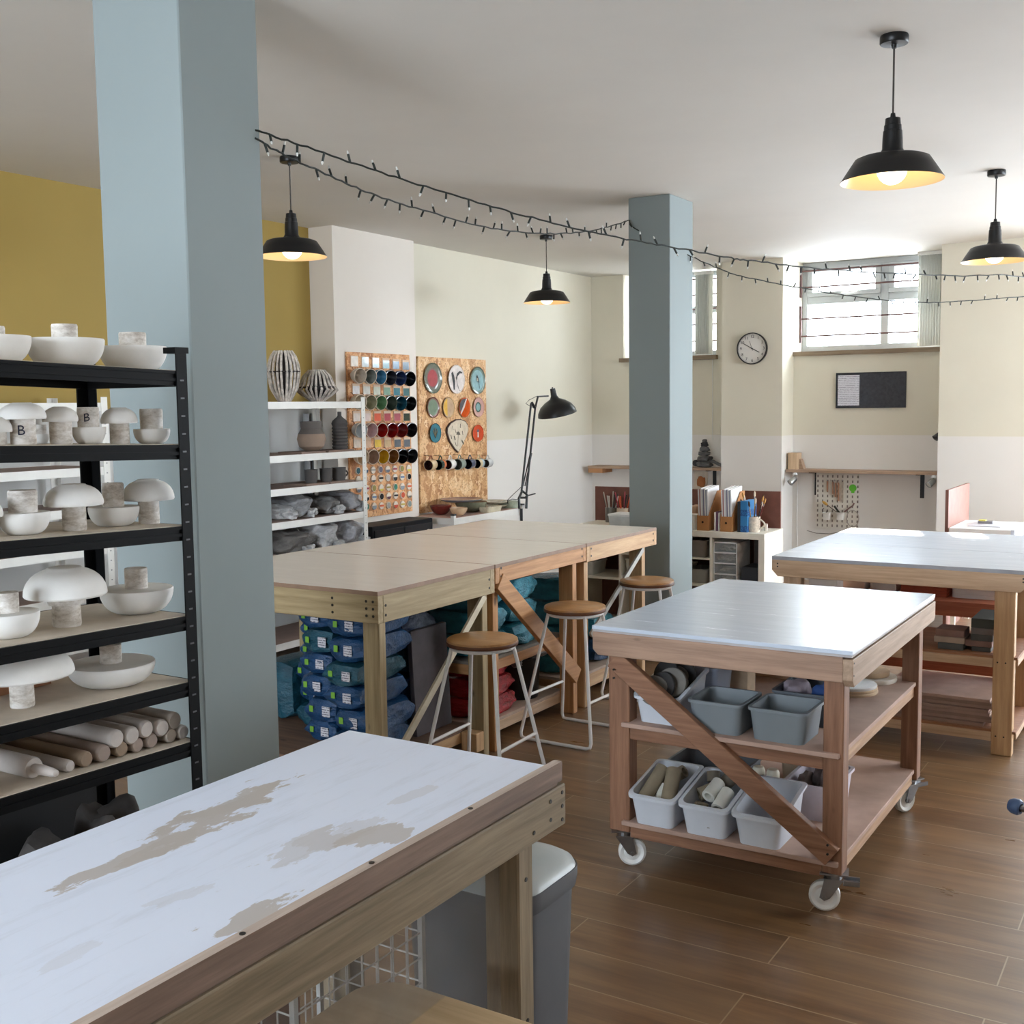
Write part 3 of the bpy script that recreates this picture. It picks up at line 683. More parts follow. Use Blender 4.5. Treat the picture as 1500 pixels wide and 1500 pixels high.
# ------------------------------------------------------------------ black racking with plaster moulds
RK = M((5, 5, 6), .55, 0, var=.02, spec=.12)
RKX, RKB, RKY0, RKY1 = -2.236, -2.62, 1.05, 2.045
RZ = [1.752, 1.566, 1.358, 1.125, .952, .793]
RACK0 = len(C.objects)
t = t_rack = thing('metal_racking', 'black boltless metal racking full of white plaster moulds beside the near column', 'shelving', ((RKX+RKB)/2, (RKY0+RKY1)/2, 0))
CHIP = M((196, 184, 168), .85, var=.08, scale=7)
for z in RZ+[.12]:
    obj('shelf_board', B().box(RKB+.012, RKX-.008, RKY0+.01, RKY1-.01, z-.012, z), CHIP, t)
    b = B()
    for k, (dz0, dz1, dx) in enumerate(((0, .008, 0), (.008, .018, .004), (.018, .026, 0), (.026, .037, .004))): b.box(RKX-.006-dx, RKX+.002-dx, RKY0+.03, RKY1-.03, z-.002-dz1, z-.002-dz0)
    obj('front_beam', b, RK, t)
    obj('back_beam', B().box(RKB+.004, RKB+.012, RKY0+.03, RKY1-.03, z-.04, z), RK, t)
    for y in (RKY0+.004, RKY1-.012): obj('side_beam', B().box(RKB+.03, RKX-.03, y, y+.008, z-.04, z), RK, t)
for x, s in ((RKX, 1), (RKB, -1)):
    for y in (RKY0, RKY1):
        sy = 1 if y == RKY1 else -1
        b = B(); b.box(min(x, x+s*.004), max(x, x+s*.004), y-.034 if sy > 0 else y, y if sy > 0 else y+.034, 0, 1.795)
        b.box(x-s*.034 if s > 0 else x, x if s > 0 else x-s*.034, min(y, y+sy*.003), max(y, y+sy*.003), 0, 1.795)
        o = obj('upright', b, RK, t)
        obj('end_cap', B().box(x-.038 if s > 0 else x-.006, x+.006 if s > 0 else x+.038, y-.038 if sy > 0 else y-.006, y+.006 if sy > 0 else y+.038, 1.795, 1.81), RK, t)
        if s > 0 and sy > 0:
            b = B()
            for k in range(38): b.box(x+.0035, x+.0048, y-.024, y-.012, .06+k*.045, .064+k*.045)
            q = obj('slots', b, M((70, 70, 74), .4, var=0), o); q['kind'] = 'stuff'
obj('back_sheet', B().box(RKB+.013, RKB+.016, RKY0+.03, 2.0, .06, .90), M((12, 12, 14), .7, var=0), t)  # dark sheet added as the shade behind the lower rack shelves
obj('rear_brace_post', B().box(RKB-.004, RKB, 1.70, 1.73, 0, 1.75), RK, t)

PL = M((228, 226, 222), .85, var=.025, scale=9, bmp=.1)
PLS = None
m, n, bs = nt('dirty_plaster'); no = noise(n, coord(n), 22, (1, 1, 2), 6, .7)
n.links.new(ramp(n, no, [(.36, lin((176, 166, 156))), (.5, lin((214, 208, 200))), (.6, lin((232, 228, 224)))]), bs.inputs['Base Color']); bs.inputs['Roughness'].default_value = .85; bump(n, bs, no, .2, .003); PLS = m
def depth(p): return (p-CAM).dot(fw)
def mould(kind, pc, yb, r, h, sr, sh, label, z, X=-2.38, letter=None, flat=1.0, collar=False, pad=0, grp=None):
    p = atx(pc, yb, X); s = depth(p)/F; R = r*s; hh = h*s; SR = sr*s; SH = sh*s; y = p.y
    t = thing('plaster_mould', label, 'mould', (X, y, z), grp)
    if kind == 'dome':      # stem below, dome on top
        obj('stem', B().lathe([(0, 0), (SR*.96, 0), (SR, .004), (SR*.98, SH+.01), (0, SH+.01)], (X, y, z), seg=32), PLS, t, True)
        if collar: obj('collar', B().lathe([(SR*.9, 0), (SR*1.25, .0), (SR*1.35, .02), (SR*.9, .02)], (X, y, z+SH-.02), seg=32), PLS, t, True)
        prof = [(0, 0), (R*.97, 0), (R, .004)]+[(R*math.cos(a*PI/2/9)**(.75), .004+(hh-.004)*math.sin(a*PI/2/9)**1.0) for a in range(1, 8)]
        fr = R*.42*flat; prof = [q for q in prof if q[0] > fr or q[1] < .01]+[(fr, hh*.985), (fr*.9, hh), (0, hh)]
        obj('dome', B().lathe(prof, (X, y, z+SH), seg=48), PL, t, True)
    else:                    # bowl shape standing on its base, stem up
        fr = R*.42
        prof = [(0, 0), (fr, 0)]+[(fr+(R-fr)*math.sin(a*PI/2/9)**.9, hh*(1-math.cos(a*PI/2/9))**.95) for a in range(1, 10)]+[(R*.985, hh+.003), (0, hh+.003)]
        obj('bowl_form', B().lathe(prof, (X, y, z), seg=48), PL, t, True)
        obj('stem', B().lathe([(0, 0), (SR, 0), (SR*1.02, SH-.004), (SR*.97, SH), (0, SH)], (X, y, z+hh), seg=32), PLS, t, True)
    if letter:
        zc = z+SH*.55 if kind == 'dome' else z+hh+SH*.5
        n_ = (Vector((0, 0, zc))-Vector((X, y, zc))).normalized(); xx = Vector((0, 0, 1)).cross(n_)
        o = Vector((X, y, zc))+n_*(SR*1.005)-xx*SR*.15
        obj('letter_mark', put(textmesh(letter, SH*.55), frame(o, xx+Vector((0, 0, .2 if kind == 'bowl' else 0)), (0, 0, 1))), M((30, 34, 60), .6, var=0), t)
    return t
S1, S2, S3, S4, S5, S6 = RZ
top = [(-8, 530, 52, 38, 16, 16, 'leftmost bowl-shaped plaster mould on the top rack shelf, cut by the picture edge'),
       (97, 538, 55, 40, 18, 23, 'middle bowl-shaped plaster mould with a raised cylinder on the top rack shelf'),
       (196, 543, 48, 35, 19, 22, 'bowl-shaped plaster mould on the top rack shelf nearest the column')]
for pc, yb, r, h, sr, sh, lab in top: mould('bowl', pc, yb, r, h, sr, sh, lab, S1, -2.40)
mould('dome', -2, 652, 20, 22, 12, 18, 'small dome mould at the left picture edge on the second rack shelf', S2, -2.34)
mould('dome', 35, 653, 33, 24, 18, 37, 'dome mould on a stem marked B at the left of the second rack shelf', S2, -2.33, 'B')
mould('dome', 90, 652, 25, 22, 16, 33, 'smaller dome mould with a dirty stem beside the stem marked B', S2, -2.33)
mould('bowl', 131, 651, 24, 23, 15, 31, 'small bowl mould with a tall cylinder marked B on the second rack shelf', S2, -2.33, 'B')
mould('dome', 176, 650, 26, 23, 14, 30, 'dome mould with a grey-stained stem on the second rack shelf', S2, -2.33)
mould('bowl', 223, 649, 26, 20, 16, 31, 'shallow bowl mould with a cylinder nearest the upright on the second rack shelf', S2, -2.33)
mould('bowl', 60, 640, 12, 12, 8, 16, 'little bowl mould at the back between the two domes of the second rack shelf', S2, -2.52)
mould('dome', -18, 770, 22, 25, 12, 30, 'dome mould at the left picture edge on the third rack shelf', S3, -2.34)
mould('bowl', 36, 788, 37, 31, 20, 34, 'bowl mould with a grey cylinder at the left of the third rack shelf', S3, -2.34)
mould('dome', 110, 783, 42, 31, 17, 37, 'largest dome mould on a stem in the middle of the third rack shelf', S3, -2.34)
mould('bowl', 168, 776, 36, 27, 15, 36, 'bowl mould with a tall cylinder set back between two domes on the third rack shelf', S3, -2.37)
mould('dome', 219, 772, 37, 30, 15, 35, 'right-hand dome mould next to the upright on the third rack shelf', S3, -2.36)
mould('bowl', 15, 946, 43, 35, 15, 31, 'shallow bowl mould at the left picture edge on the fourth rack shelf', S4, -2.34)
mould('dome', 99, 927, 58, 42, 20, 45, 'big dome mould with a collared stem on the fourth rack shelf', S4, -2.36, collar=True)
mould('bowl', 202, 909, 52, 34, 16, 31, 'wide bowl mould with a cylinder at the right of the fourth rack shelf', S4, -2.39)
mould('dome', 34, 1052, 74, 40, 17, 46, 'very wide dome mould on a short stem at the left of the fifth rack shelf', S5, -2.36)
mould('bowl', 165, 1022, 62, 31, 15, 28, 'wide shallow bowl mould with a speckled cylinder on the fifth rack shelf', S5, -2.38)
tag(obj('cardboard_tray', B().box(-2.60, -2.50, 1.55, 1.8, S5, S5+.09), M((170, 120, 88), .8)), 'tan cardboard tray behind the moulds on the fifth rack shelf', 'tray')
tag(obj('dark_box', B().box(-2.60, -2.55, 1.30, 1.52, S3, S3+.13), M((60, 60, 64), .7)), 'dark grey box at the back of the third rack shelf', 'box')

# rolling pins, lying front to back on the lowest rack shelf
PINW = [M((170, 160, 150), .75, var=.08, scale=20), M((192, 184, 178), .75, var=.05), M((142, 122, 102), .7, var=.08), M((152, 136, 126), .75, var=.06)]
lower = [(270, 1076, 10.5, 1), (252, 1082, 11, 0), (224, 1090, 11, 3), (203, 1098, 11, 3), (180, 1106, 11.5, 2), (154, 1115, 13, 3), (128, 1122, 12, 2)]
upper = [(257, 1057, 13, 0), (239, 1068, 13, 1), (216, 1071, 13, 1), (195, 1081, 13.5, 1), (172, 1087, 14, 1)]
XP = -2.27
def pin(px, py, r, mi, z, lab, handled=False, L=.30, y=None):
    p = atx(px, py, XP); s = depth(p)/F; R = r*s
    yy = p.y if y is None else y; zc = z+R
    t = thing('rolling_pin', lab, 'rolling pin', (XP, yy, z), 'rolling pins on the lowest rack shelf')
    if handled:
        obj('roller', B().lathe([(0, 0), (R*.9, 0), (R, .006), (R, L-.01), (R*.9, L), (0, L)], (XP-.03, yy, zc), (-1, 0, 0), 24), PINW[mi], t, True)
        obj('handle', B().lathe([(0, -.0), (R*.40, .0), (R*.5, .03), (R*.42, .07), (R*.3, .085), (0, .09)], (XP-.035, yy, zc), (1, -.0, 0), 16), PINW[1], t, True)
    else:
        obj('roller', B().lathe([(0, 0), (R*.8, .001), (R*.97, .006), (R, .013), (R, L), (0, L)], (XP, yy, zc), (-1, 0, 0), 24), PINW[mi], t, True)
    return yy, R
names = 'first second third fourth fifth sixth seventh'.split()
ys = []
for k, (px, py, r, mi) in enumerate(lower):
    ys.append(pin(px, py, r, mi, S6, 'rolling pin with its pale end showing, %s from the upright in the lower layer' % names[k]))
for k, (px, py, r, mi) in enumerate(upper):
    p = atx(px, py, XP); s = depth(p)/F; pin(px, py, r, mi, max(S6+.021, p.z-r*s), 'whitish rolling pin lying in the upper layer, %s from the upright' % names[k], L=.31)
pin(104, 1130, 9, 1, S6, 'thin whitish rolling pin between the handled pin and the stack')
pin(62, 1128, 16, 1, S6, 'rolling pin with a turned handle at the left of the pile', True)
tag(obj('plaster_tub', B().lathe([(0, 0), (.05, 0), (.055, .11), (.05, .115), (0, .115)], (-2.29, 1.405, S6), seg=32), M((206, 180, 160), .7, var=.05), smooth=True), 'round pinkish tub at the left end of the rolling pins', 'tub')
for k, (y, z, h) in enumerate(((1.90, .12, .52), (1.72, .12, .46), (1.54, .12, .36))):
    tag(obj('folded_sack', blob((-2.42, y, z+h/2), .11, .078, h/2, k+5, .25), M((70, 66, 64), .9, var=.15, bmp=.4), smooth=True), ('grey folded sack nearest the upright at the rack bottom', 'grey folded sack in the middle of the rack bottom', 'low grey folded sack furthest left at the rack bottom')[k], 'sack')

# the racking stands a little out of level
for o in list(C.objects)[RACK0:]:
    if o.parent is t_rack and o.type == 'MESH' and o.name.split('.')[0] in ('shelf_board', 'front_beam', 'back_beam'):
        for v in o.data.vertices: v.co.z += .03*(2.04-(v.co.y+t_rack.location.y))
    elif o.parent is None and o is not t_rack and o.get('category'): o.location.z += .03*(2.04-o.location.y)
# ------------------------------------------------------------------ white shelving along the mustard wall
WSH = M((222, 220, 214), .45, var=.02); WBRD = M((150, 128, 118), .7, var=.05)
WX1, WX0 = -5.10, -5.55
def white_unit(y0, y1, label):
    t = thing('metal_shelving', label, 'shelving', (-5.32, (y0+y1)/2, 0))
    for z in (1.70, 1.357, 1.143, .928, .68, .42, .14):
        obj('shelf_board', B().box(WX0+.01, WX1-.006, y0+.01, y1-.01, z-.012, z-.002), WBRD, t)
        obj('front_beam', B().box(WX1-.006, WX1, y0+.03, y1-.03, z-.045, z), WSH, t)
        obj('back_beam', B().box(WX0, WX0+.006, y0+.03, y1-.03, z-.045, z), WSH, t)
        for y in (y0, y1-.006): obj('side_beam', B().box(WX0+.03, WX1-.03, y, y+.006, z-.045, z), WSH, t)
    for x, s in ((WX1, 1), (WX0, -1)):
        for y, sy in ((y0, -1), (y1, 1)):
            b = B(); b.box(*sorted((x, x+s*.003)), *sorted((y, y-sy*.04)), 0, 1.73); b.box(*sorted((x, x-s*.034)), *sorted((y, y+sy*.003)), 0, 1.73)
            obj('upright', b, WSH, t)
            if s > 0 and sy > 0:
                b = B()
                for k in range(30): b.box(x+.003, x+.0036, y-.024, y-.016, .1+k*.053, .106+k*.053)
                q = obj('slots', b, M((130, 130, 130), .5, var=0), t); q['kind'] = 'stuff'
white_unit(5.02, 6.29, 'white metal shelving with grey pots and bagged clay in the mustard alcove')
white_unit(2.9, 4.10, 'white metal shelving behind the black racking, seen through its gaps')
# slatted vessels
SLAT = M((196, 188, 180), .8, var=.22, scale=30)
def slat_vessel(px, z, prof, ns, label, X=-5.28):
    p = atx(px, 590, X); c = (X, p.y, z); t = thing('slatted_vessel', label, 'vessel', c)
    obj('core', B().lathe([(0, 0), (prof[0][0]*.9, 0)]+[(r*.55, h) for r, h in prof[1:]]+[(0, prof[-1][1])], c, seg=20), M((46, 42, 42), .9), t, True)
    for k in range(ns):
        a = 2*PI*k/ns+random.uniform(-.05, .05); j = random.uniform(.97, 1.04)
        pts = [(c[0]+math.cos(a)*r*j, c[1]+math.sin(a)*r*j, z+h) for r, h in prof]
        obj('slat', B().tube(pts, .0085, 6), SLAT, t, True)
    for h, r in ((prof[len(prof)//2][1], prof[len(prof)//2][0]),):
        obj('band', B().tube([(c[0]+math.cos(2*PI*k/30)*r*1.02, c[1]+math.sin(2*PI*k/30)*r*1.02, z+h) for k in range(31)], .005, 6), M((60, 55, 55), .8), t, True)
slat_vessel(417, 1.70, [(.03, .0), (.045, .02), (.085, .09), (.1, .17), (.103, .2), (.097, .25), (.08, .30), (.055, .335)], 20, 'tall egg-shaped vessel of pale weathered slats on the white shelving')
slat_vessel(465, 1.70, [(.04, 0), (.05, .015), (.10, .05), (.14, .085), (.125, .10), (.11, .12), (.09, .175), (.05, .215)], 22, 'low wide spinning-top vessel of weathered slats on the white shelving')
def lathe_thing(name, prof, px, z, X, mats, label, cat, mis=None, seg=32, handle=None, grp=None):
    p = atx(px, 600, X); c = (X, p.y, z); t = thing(name, label, cat, c, grp)
    obj('body', B().lathe(prof, c, seg=seg, mis=mis), mats, t, True)
    if handle:
        r, h0, h1, w = handle
        obj('handle', B().tube([(c[0]+(.15)*0, c[1]+r*.96+w*math.sin(PI*k/10), z+h0+(h1-h0)*k/10) for k in range(11)], .006, 8), mats if not isinstance(mats, list) else mats[0], t, True)
    return t
GR1 = M((96, 90, 86), .85, var=.04); GR2 = M((84, 80, 78), .85, var=.04); TAN = M((142, 122, 106), .85, var=.03)
BAT = M((130, 108, 96), .8, var=.05)
for y0, y1, z, lab in ((5.66, 5.90, 1.357, 'thin board under the round vase'), (5.93, 6.20, 1.357, 'thin board under the ridged bottle'), (5.70, 5.93, 1.143, 'thin board under the two grey cups'), (5.94, 6.2, 1.143, 'thin board under the grey cup with a handle')):
    tag(obj('pottery_board', B().box(-5.34, -5.13, y0, y1, z-.002, z+.012), BAT), lab+' on the white shelving', 'board')
lathe_thing('vase', [(0, 0), (.045, 0), (.085, .03), (.098, .08), (.09, .115), (.082, .125), (.068, .15), (.072, .165), (.074, .20), (.068, .20), (.06, .15), (0, .14)], 455, 1.369, -5.23, [TAN, GR1], 'round two-tone vase with a tan belly and grey collar', 'vase', [0, 0, 0, 0, 1, 1, 1, 1, 1, 1, 1])
rb = [(0, 0), (.05, 0)]
for k in range(7): rb += [(.058, .015+k*.022), (.050, .026+k*.022)]
rb += [(.058, .18), (.05, .20), (.02, .225), (.014, .235), (.014, .262), (0, .262)]
lathe_thing('bottle_vase', rb, 497, 1.369, -5.23, GR2, 'dark grey ridged bottle with a narrow neck on the white shelving', 'bottle')
cup = [(0, 0), (.036, 0), (.042, .02), (.044, .085), (.046, .09), (.041, .09), (.038, .02), (0, .015)]
lathe_thing('pottery_cup', cup, 453, 1.155, -5.2, GR2, 'leftmost unglazed grey cup on the white shelving', 'cup')
lathe_thing('pottery_cup', cup, 475, 1.155, -5.2, GR2, 'middle unglazed grey cup on the white shelving', 'cup')
lathe_thing('pottery_mug', [(r*1.12, z*1.0) for r, z in cup], 494, 1.155, -5.2, GR2, 'unglazed grey mug with a loop handle on the white shelving', 'mug', handle=(.05, .015, .075, .045))
# bags of clay in clear film
for k, (px, z, sx, sy, sz, c, lab) in enumerate((
    (402, .93, .12, .06, .05, (176, 176, 176), 'small pale knotted plastic bag at the left of the fourth white shelf'),
    (425, .93, .15, .105, .075, (150, 150, 152), 'large grey plastic-wrapped lump on the fourth white shelf'),
    (466, .93, .15, .10, .065, (120, 118, 116), 'dark plastic-wrapped lump in the middle of the fourth white shelf'),
    (499, .93, .15, .10, .07, (176, 176, 180), 'pale plastic-wrapped lump at the right of the fourth white shelf'),
    (415, .68, .17, .14, .085, (120, 116, 112), 'big clear bag of dark clay at the left of the fifth white shelf'),
    (460, .68, .17, .13, .095, (206, 206, 208), 'big crumpled clear bag in the middle of the fifth white shelf'),
    (500, .68, .16, .11, .095, (186, 186, 190), 'big pleated clear bag at the right of the fifth white shelf'))):
    p = atx(px, 750, -5.3); t = thing('clay_bag', lab, 'bag', (-5.3, p.y, z))
    obj('wrapped_clay', blob((-5.3, p.y, z+sz), sx, sy, sz, k+20, .35), plastic_film(c, .3, .9), t, True)
    obj('bag_neck', blob((-5.3+sx*.85, p.y+sy*.55, z+.03), .05, .04, .032, k+40, .6), plastic_film((200, 200, 200), .3, .9), t, True)

# ------------------------------------------------------------------ display boards
OSB = osb_mat(); OSB1 = osb_mat((.98, .84, .76, 1))
EDGE = M((150, 96, 66), .8)
def board(name, lab, X, y0, y1, z0, z1): return tag(obj(name, B().box(X-.018, X, y0, y1, z0, z1), OSB1 if X > -5.4 else OSB, bev=.001), lab, 'board')
BX1, BX2 = -5.380, -5.450
board('display_board', 'chipboard panel of glaze test tiles and bowls on the chimney breast', BX1, 6.45, 7.20, .84, 2.062)
board('display_board', 'chipboard panel hung with plates and mugs left of the black lamp', BX2, 7.405, 8.40, .80, 2.06)
def lerp(a, b, k): return a+(b-a)*k
def glaze(c, rough=.15): return M(c, rough, var=.08, scale=25, coat=.4)
CLAYC = M((214, 186, 160), .7, var=.04)
ORD = 'first second third fourth fifth sixth seventh eighth'.split()
def z4(x, y): return (500+x/10.71, 500+y/10.71)
def z5(x, y): return (500+x/11.54, 640+y/11.54)
tiles = [[z4(195, 310), z4(1000, 370)], [z4(220, 745), z4(1010, 780)], [z4(232, 1175), z4(1015, 1172)], [z5(258, 95), z5(1100, 88)]]
tcol = [[(214, 204, 190), (176, 186, 188), (188, 208, 220), (128, 164, 172), (120, 148, 170), (104, 124, 140)],
        [(226, 224, 226), (216, 214, 206), (206, 208, 192), (138, 168, 148), (72, 128, 140), (76, 116, 118)],
        [(226, 214, 206), (226, 206, 198), (226, 104, 78), (184, 82, 92), (180, 96, 104), (40, 56, 46)],
        [(220, 206, 192), (214, 180, 152), (226, 190, 84), (206, 176, 136), (98, 104, 110), (104, 108, 114)]]
cname = [['cream', 'grey-white', 'pale blue', 'light teal', 'streaked blue', 'grey-blue'], ['white', 'off-white', 'pale green-white', 'sage', 'teal and white', 'mottled teal'],
         ['blush white', 'pale pink', 'coral', 'raspberry', 'dusty pink', 'dark green'], ['ivory', 'peach', 'yellow', 'speckled buff', 'slate grey', 'plain grey']]
rowsn = ['top', 'second', 'third', 'fourth']
for r in range(4):
    a, b_ = atx(*tiles[r][0], BX1), atx(*tiles[r][1], BX1)
    for k in range(6):
        p = a.lerp(b_, k/5); t = thing('glaze_tile', '%s glaze test tile, %s from the left in the %s tile row' % (cname[r][k], ORD[k], rowsn[r]), 'tile', (BX1, p.y, p.z-.04), 'glaze test tiles on the left board')
        w, h = .042, .039
        obj('tile_body', B().box(BX1, BX1+.007, p.y-w, p.y+w, p.z-h, p.z+h), CLAYC, t, bev=.001)
        obj('glazed_face', B().box(BX1+.007, BX1+.0085, p.y-w+.004, p.y+w-.004, p.z-h+.002, p.z+h-(.018 if r or k > 2 else .004)), glaze(tcol[r][k]), t)
bowls = [[z4(262, 545), z4(1045, 590)], [z4(265, 955), z4(1055, 978)], [z4(280, 1400), z4(1070, 1392)], [z5(330, 345), z5(1163, 322)]]
bcol = [[(186, 172, 156), (128, 132, 126), (74, 128, 158), (44, 46, 54), (34, 48, 84), (14, 16, 22)],
        [(196, 184, 164), (156, 152, 124), (112, 152, 112), (64, 76, 66), (24, 70, 84), (16, 20, 20)],
        [(190, 194, 196), (190, 160, 158), (150, 26, 22), (128, 16, 18), (104, 26, 24), (20, 16, 20)],
        [(206, 180, 150), (160, 132, 112), (196, 156, 36), (124, 80, 36), (16, 14, 14), (30, 30, 32)]]
bname = [['buff', 'stone grey', 'sky blue', 'charcoal', 'navy', 'glossy black'], ['oatmeal', 'olive grey', 'leaf green', 'mossy grey', 'deep teal', 'green-black'],
         ['ice white', 'mauve pink', 'bright red', 'crimson', 'oxblood', 'wine-black'], ['cream', 'taupe', 'mustard', 'amber brown', 'matt black', 'dark slate']]
def bowl_prof(R, D, th=.005):
    out = [(0, 0), (R*.45, 0)]; inn = []
    for a in range(1, 8): f = a/7; out.append((R*(.45+.55*math.sin(f*PI/2)), D*f**1.3))
    for a in range(7, -1, -1): f = a/7; inn.append((max(0, R*(.45+.55*math.sin(f*PI/2))-th), th+(D-th)*f**1.3+(.001 if a == 7 else 0)))
    return out+inn+[(0, th)], [0]*(len(out)-1)+[2]+[1]*(len(inn))
RIM = M((196, 178, 158), .5, var=0)
for r in range(4):
    a, b_ = atx(*bowls[r][0], BX1+.075), atx(*bowls[r][1], BX1+.075)
    for k in range(6):
        p = a.lerp(b_, k/5); D = .085; ax = Vector((.93, -.22, -.12)).normalized(); c = p-ax*D
        c.x = max(c.x, BX1+.014)
        g = glaze(bcol[r][k]); rimm = RIM if bcol[r][k][0]+bcol[r][k][1] > 150 else g
        t = thing('test_bowl', '%s glazed test bowl, %s from the left in the %s bowl row' % (bname[r][k], ORD[k], rowsn[r]), 'bowl', (BX1, p.y, p.z-.05), 'glazed test bowls on the left board')
        pr_, mi = bowl_prof(.057, D); obj('bowl', B().lathe(pr_, c, ax, 28, mi), [M(tuple(min(255, int(v*.9+18)) for v in bcol[r][k]), .4), g, rimm], t, True)
        obj('hanging_hook', B().tube([(BX1-.002, p.y, p.z+.07), (BX1+.02, p.y, p.z+.068), (BX1+.03, p.y+.004, p.z+.05), (c.x+.02, p.y, p.z+.03)], .0018, 5), M((70, 60, 55), .4, .8, var=0), t, True)
discs = [[z5(268, 572), z5(1125, 528)], [z5(272, 720), z5(1130, 670)], [z5(285, 880), z5(1132, 832)], [z5(285, 1035), z5(1140, 972)], [z5(288, 1190), z5(1138, 1130)]]
dpal = [(70, 104, 112), (206, 84, 66), (52, 54, 60), (60, 128, 108), (44, 50, 56), (168, 84, 96), (214, 168, 130), (60, 92, 116), (196, 176, 96), (204, 90, 64), (150, 160, 168), (110, 136, 168), (150, 140, 84), (84, 88, 88), (176, 170, 160), (138, 152, 146), (120, 116, 104), (224, 112, 78), (26, 30, 34), (214, 196, 92), (24, 26, 28), (106, 104, 118), (224, 190, 140), (158, 176, 156), (164, 164, 160), (104, 70, 84), (176, 150, 84), (196, 188, 184), (116, 120, 132), (214, 200, 180)]
pn = ['slate teal', 'coral red', 'dark grey', 'sea green', 'banded black', 'rose', 'peach', 'steel blue', 'straw', 'brick orange', 'silver grey', 'cornflower', 'olive', 'ash grey', 'stone', 'grey-green', 'khaki', 'orange', 'jet black', 'lemon', 'ink black', 'violet grey', 'apricot', 'celadon', 'pewter', 'plum', 'ochre', 'pale lilac', 'blue-grey', 'ivory']
i = 0
for r in range(5):
    a, b_ = atx(*discs[r][0], BX1), atx(*discs[r][1], BX1)
    for k in range(8):
        p = a.lerp(b_, k/7); q = (i*7+r*3) % 30; i += 1
        t = thing('glaze_disc', 'round %s glaze sample, %s from the left in disc row %s from the top' % (pn[q], ORD[k], ['one', 'two', 'three', 'four', 'five'][r]), 'disc', (BX1, p.y, p.z-.03), 'round glaze samples on the left board')
        R = .0275; obj('disc', B().lathe([(0, 0), (R, 0), (R, .010), (R-.002, .012), (0, .012)], (BX1, p.y, p.z), (1, 0, 0), 24), M((222, 208, 192), .5, var=.05), t, True)
        a0 = (q*1.3) % 1.0*.7-.2; pts = []
        if q % 3 == 0: pts = [(R*.82*math.cos(x), R*.82*math.sin(x)) for x in [2*PI*m_/16 for m_ in range(16)]]
        elif q % 3 == 1: pts = [(R*.93*math.cos(x), R*.93*math.sin(x)) for x in [PI+a0+(PI-2*a0)*m_/12 for m_ in range(13)]]
        else: pts = [(-R*.9, -R*.2), (R*.9, -R*.25), (R*.9, R*.25), (-R*.9, R*.3)]
        obj('glaze_patch', B().prism([(BX1+.012, p.y+u, p.z+v) for u, v in pts], (.0008, 0, 0)), glaze(dpal[q]), t)

# plates
def zp(x, y): return (605+x/12.5, 510+y/12.5)
def zq(x, y): return (605+x/11.54, 620+y/11.54)
BLK = M((40, 38, 40), .5, var=.1)
def plate(pxy, R, bands, label, deco=None, sqy=1.0):
    p = atx(*pxy, BX2+.02); c = Vector((BX2+.004, p.y, p.z)); t = thing('display_plate', label, 'plate', (BX2, p.y, p.z-R), 'plates on the right board')
    prof = [(0, 0), (R*.6, 0), (R*.93, .006), (R, .012), (R*.985, .013), (R*.95, .011)]; mis = [0]*3+[1, 1]
    zs = lambda f: .004+.005*max(0, (f-.6)/.35)
    fs = [f for f, _ in bands]; ms = [bands[0][1]]
    mats = [bands[0][1] if False else M((110, 96, 84), .6), bands[0][1]]
    for (f, mt), nx in zip(bands[1:], fs[2:]+[0]):
        mats.append(mt)
    cur = .95
    for idx, (f, mt) in enumerate(bands[1:]):
        if cur > f: prof.append((R*f, zs(f))); mis.append(1 if idx == 0 else 1+idx); cur = f
    prof.append((0, zs(0))); mis.append(len(bands))
    obj('plate', B().lathe(prof, c, (1, 0, 0), 40, mis, (1, sqy)), mats, t, True)
    if deco: deco(t, c+Vector((.0092, 0, 0)), R)
    return t
def leafshape(pts, t, c, m, nm): obj(nm, B().prism([(c.x, c.y+u, c.z+v) for u, v in pts], (.0006, 0, 0)), m, t)
def stroke(t, c, pts, w, m, nm):
    b = B()
    for (u0_, v0), (u1, v1) in zip(pts, pts[1:]): b.beam((c.x, c.y+u0_, c.z+v0), (c.x, c.y+u1, c.z+v1), .001, w, (0, -(v1-v0), (u1-u0_)))
    obj(nm, b, m, t)
def feathers(t, c, R):
    leafshape([(-.075, .05), (-.055, .065), (-.035, .03), (-.022, -.02), (-.03, -.085), (-.045, -.09), (-.05, -.03)], t, c, BLK, 'feather')
    leafshape([(.085, .06), (.05, .072), (.01, .05), (-.005, .01), (.003, -.01), (.015, .025), (.05, .05), (.085, .05)], t, c, BLK, 'feather')
    stroke(t, c, [(.0, .0), (.01, -.04), (.04, -.095), (.055, -.095)], .003, BLK, 'feather')
def bird(t, c, R):
    leafshape([(-.02, .035), (-.008, .045), (.012, .02), (.022, -.03), (.012, -.02), (-.008, .0), (-.02, .01)], t, c, BLK, 'bird_motif')
    leafshape([(-.018, .02), (-.004, .02), (.0, -.005), (-.012, -.005)], t, c+Vector((.0007, 0, 0)), M((206, 198, 176), .5, var=0), 'bird_breast')
    stroke(t, c, [(.018, -.02), (.026, -.07)], .003, BLK, 'bird_tail'); stroke(t, c, [(-.02, -.01), (.03, -.012)], .002, BLK, 'twig')
def mush(t, c, R):
    leafshape([(-.018, .01), (-.016, .026), (.0, .036), (.016, .026), (.018, .01)], t, c, M((96, 84, 96), .5), 'mushroom_cap'); leafshape([(-.008, .01), (.008, .01), (.011, -.035), (-.009, -.035)], t, c, M((226, 206, 190), .5), 'mushroom_stalk')
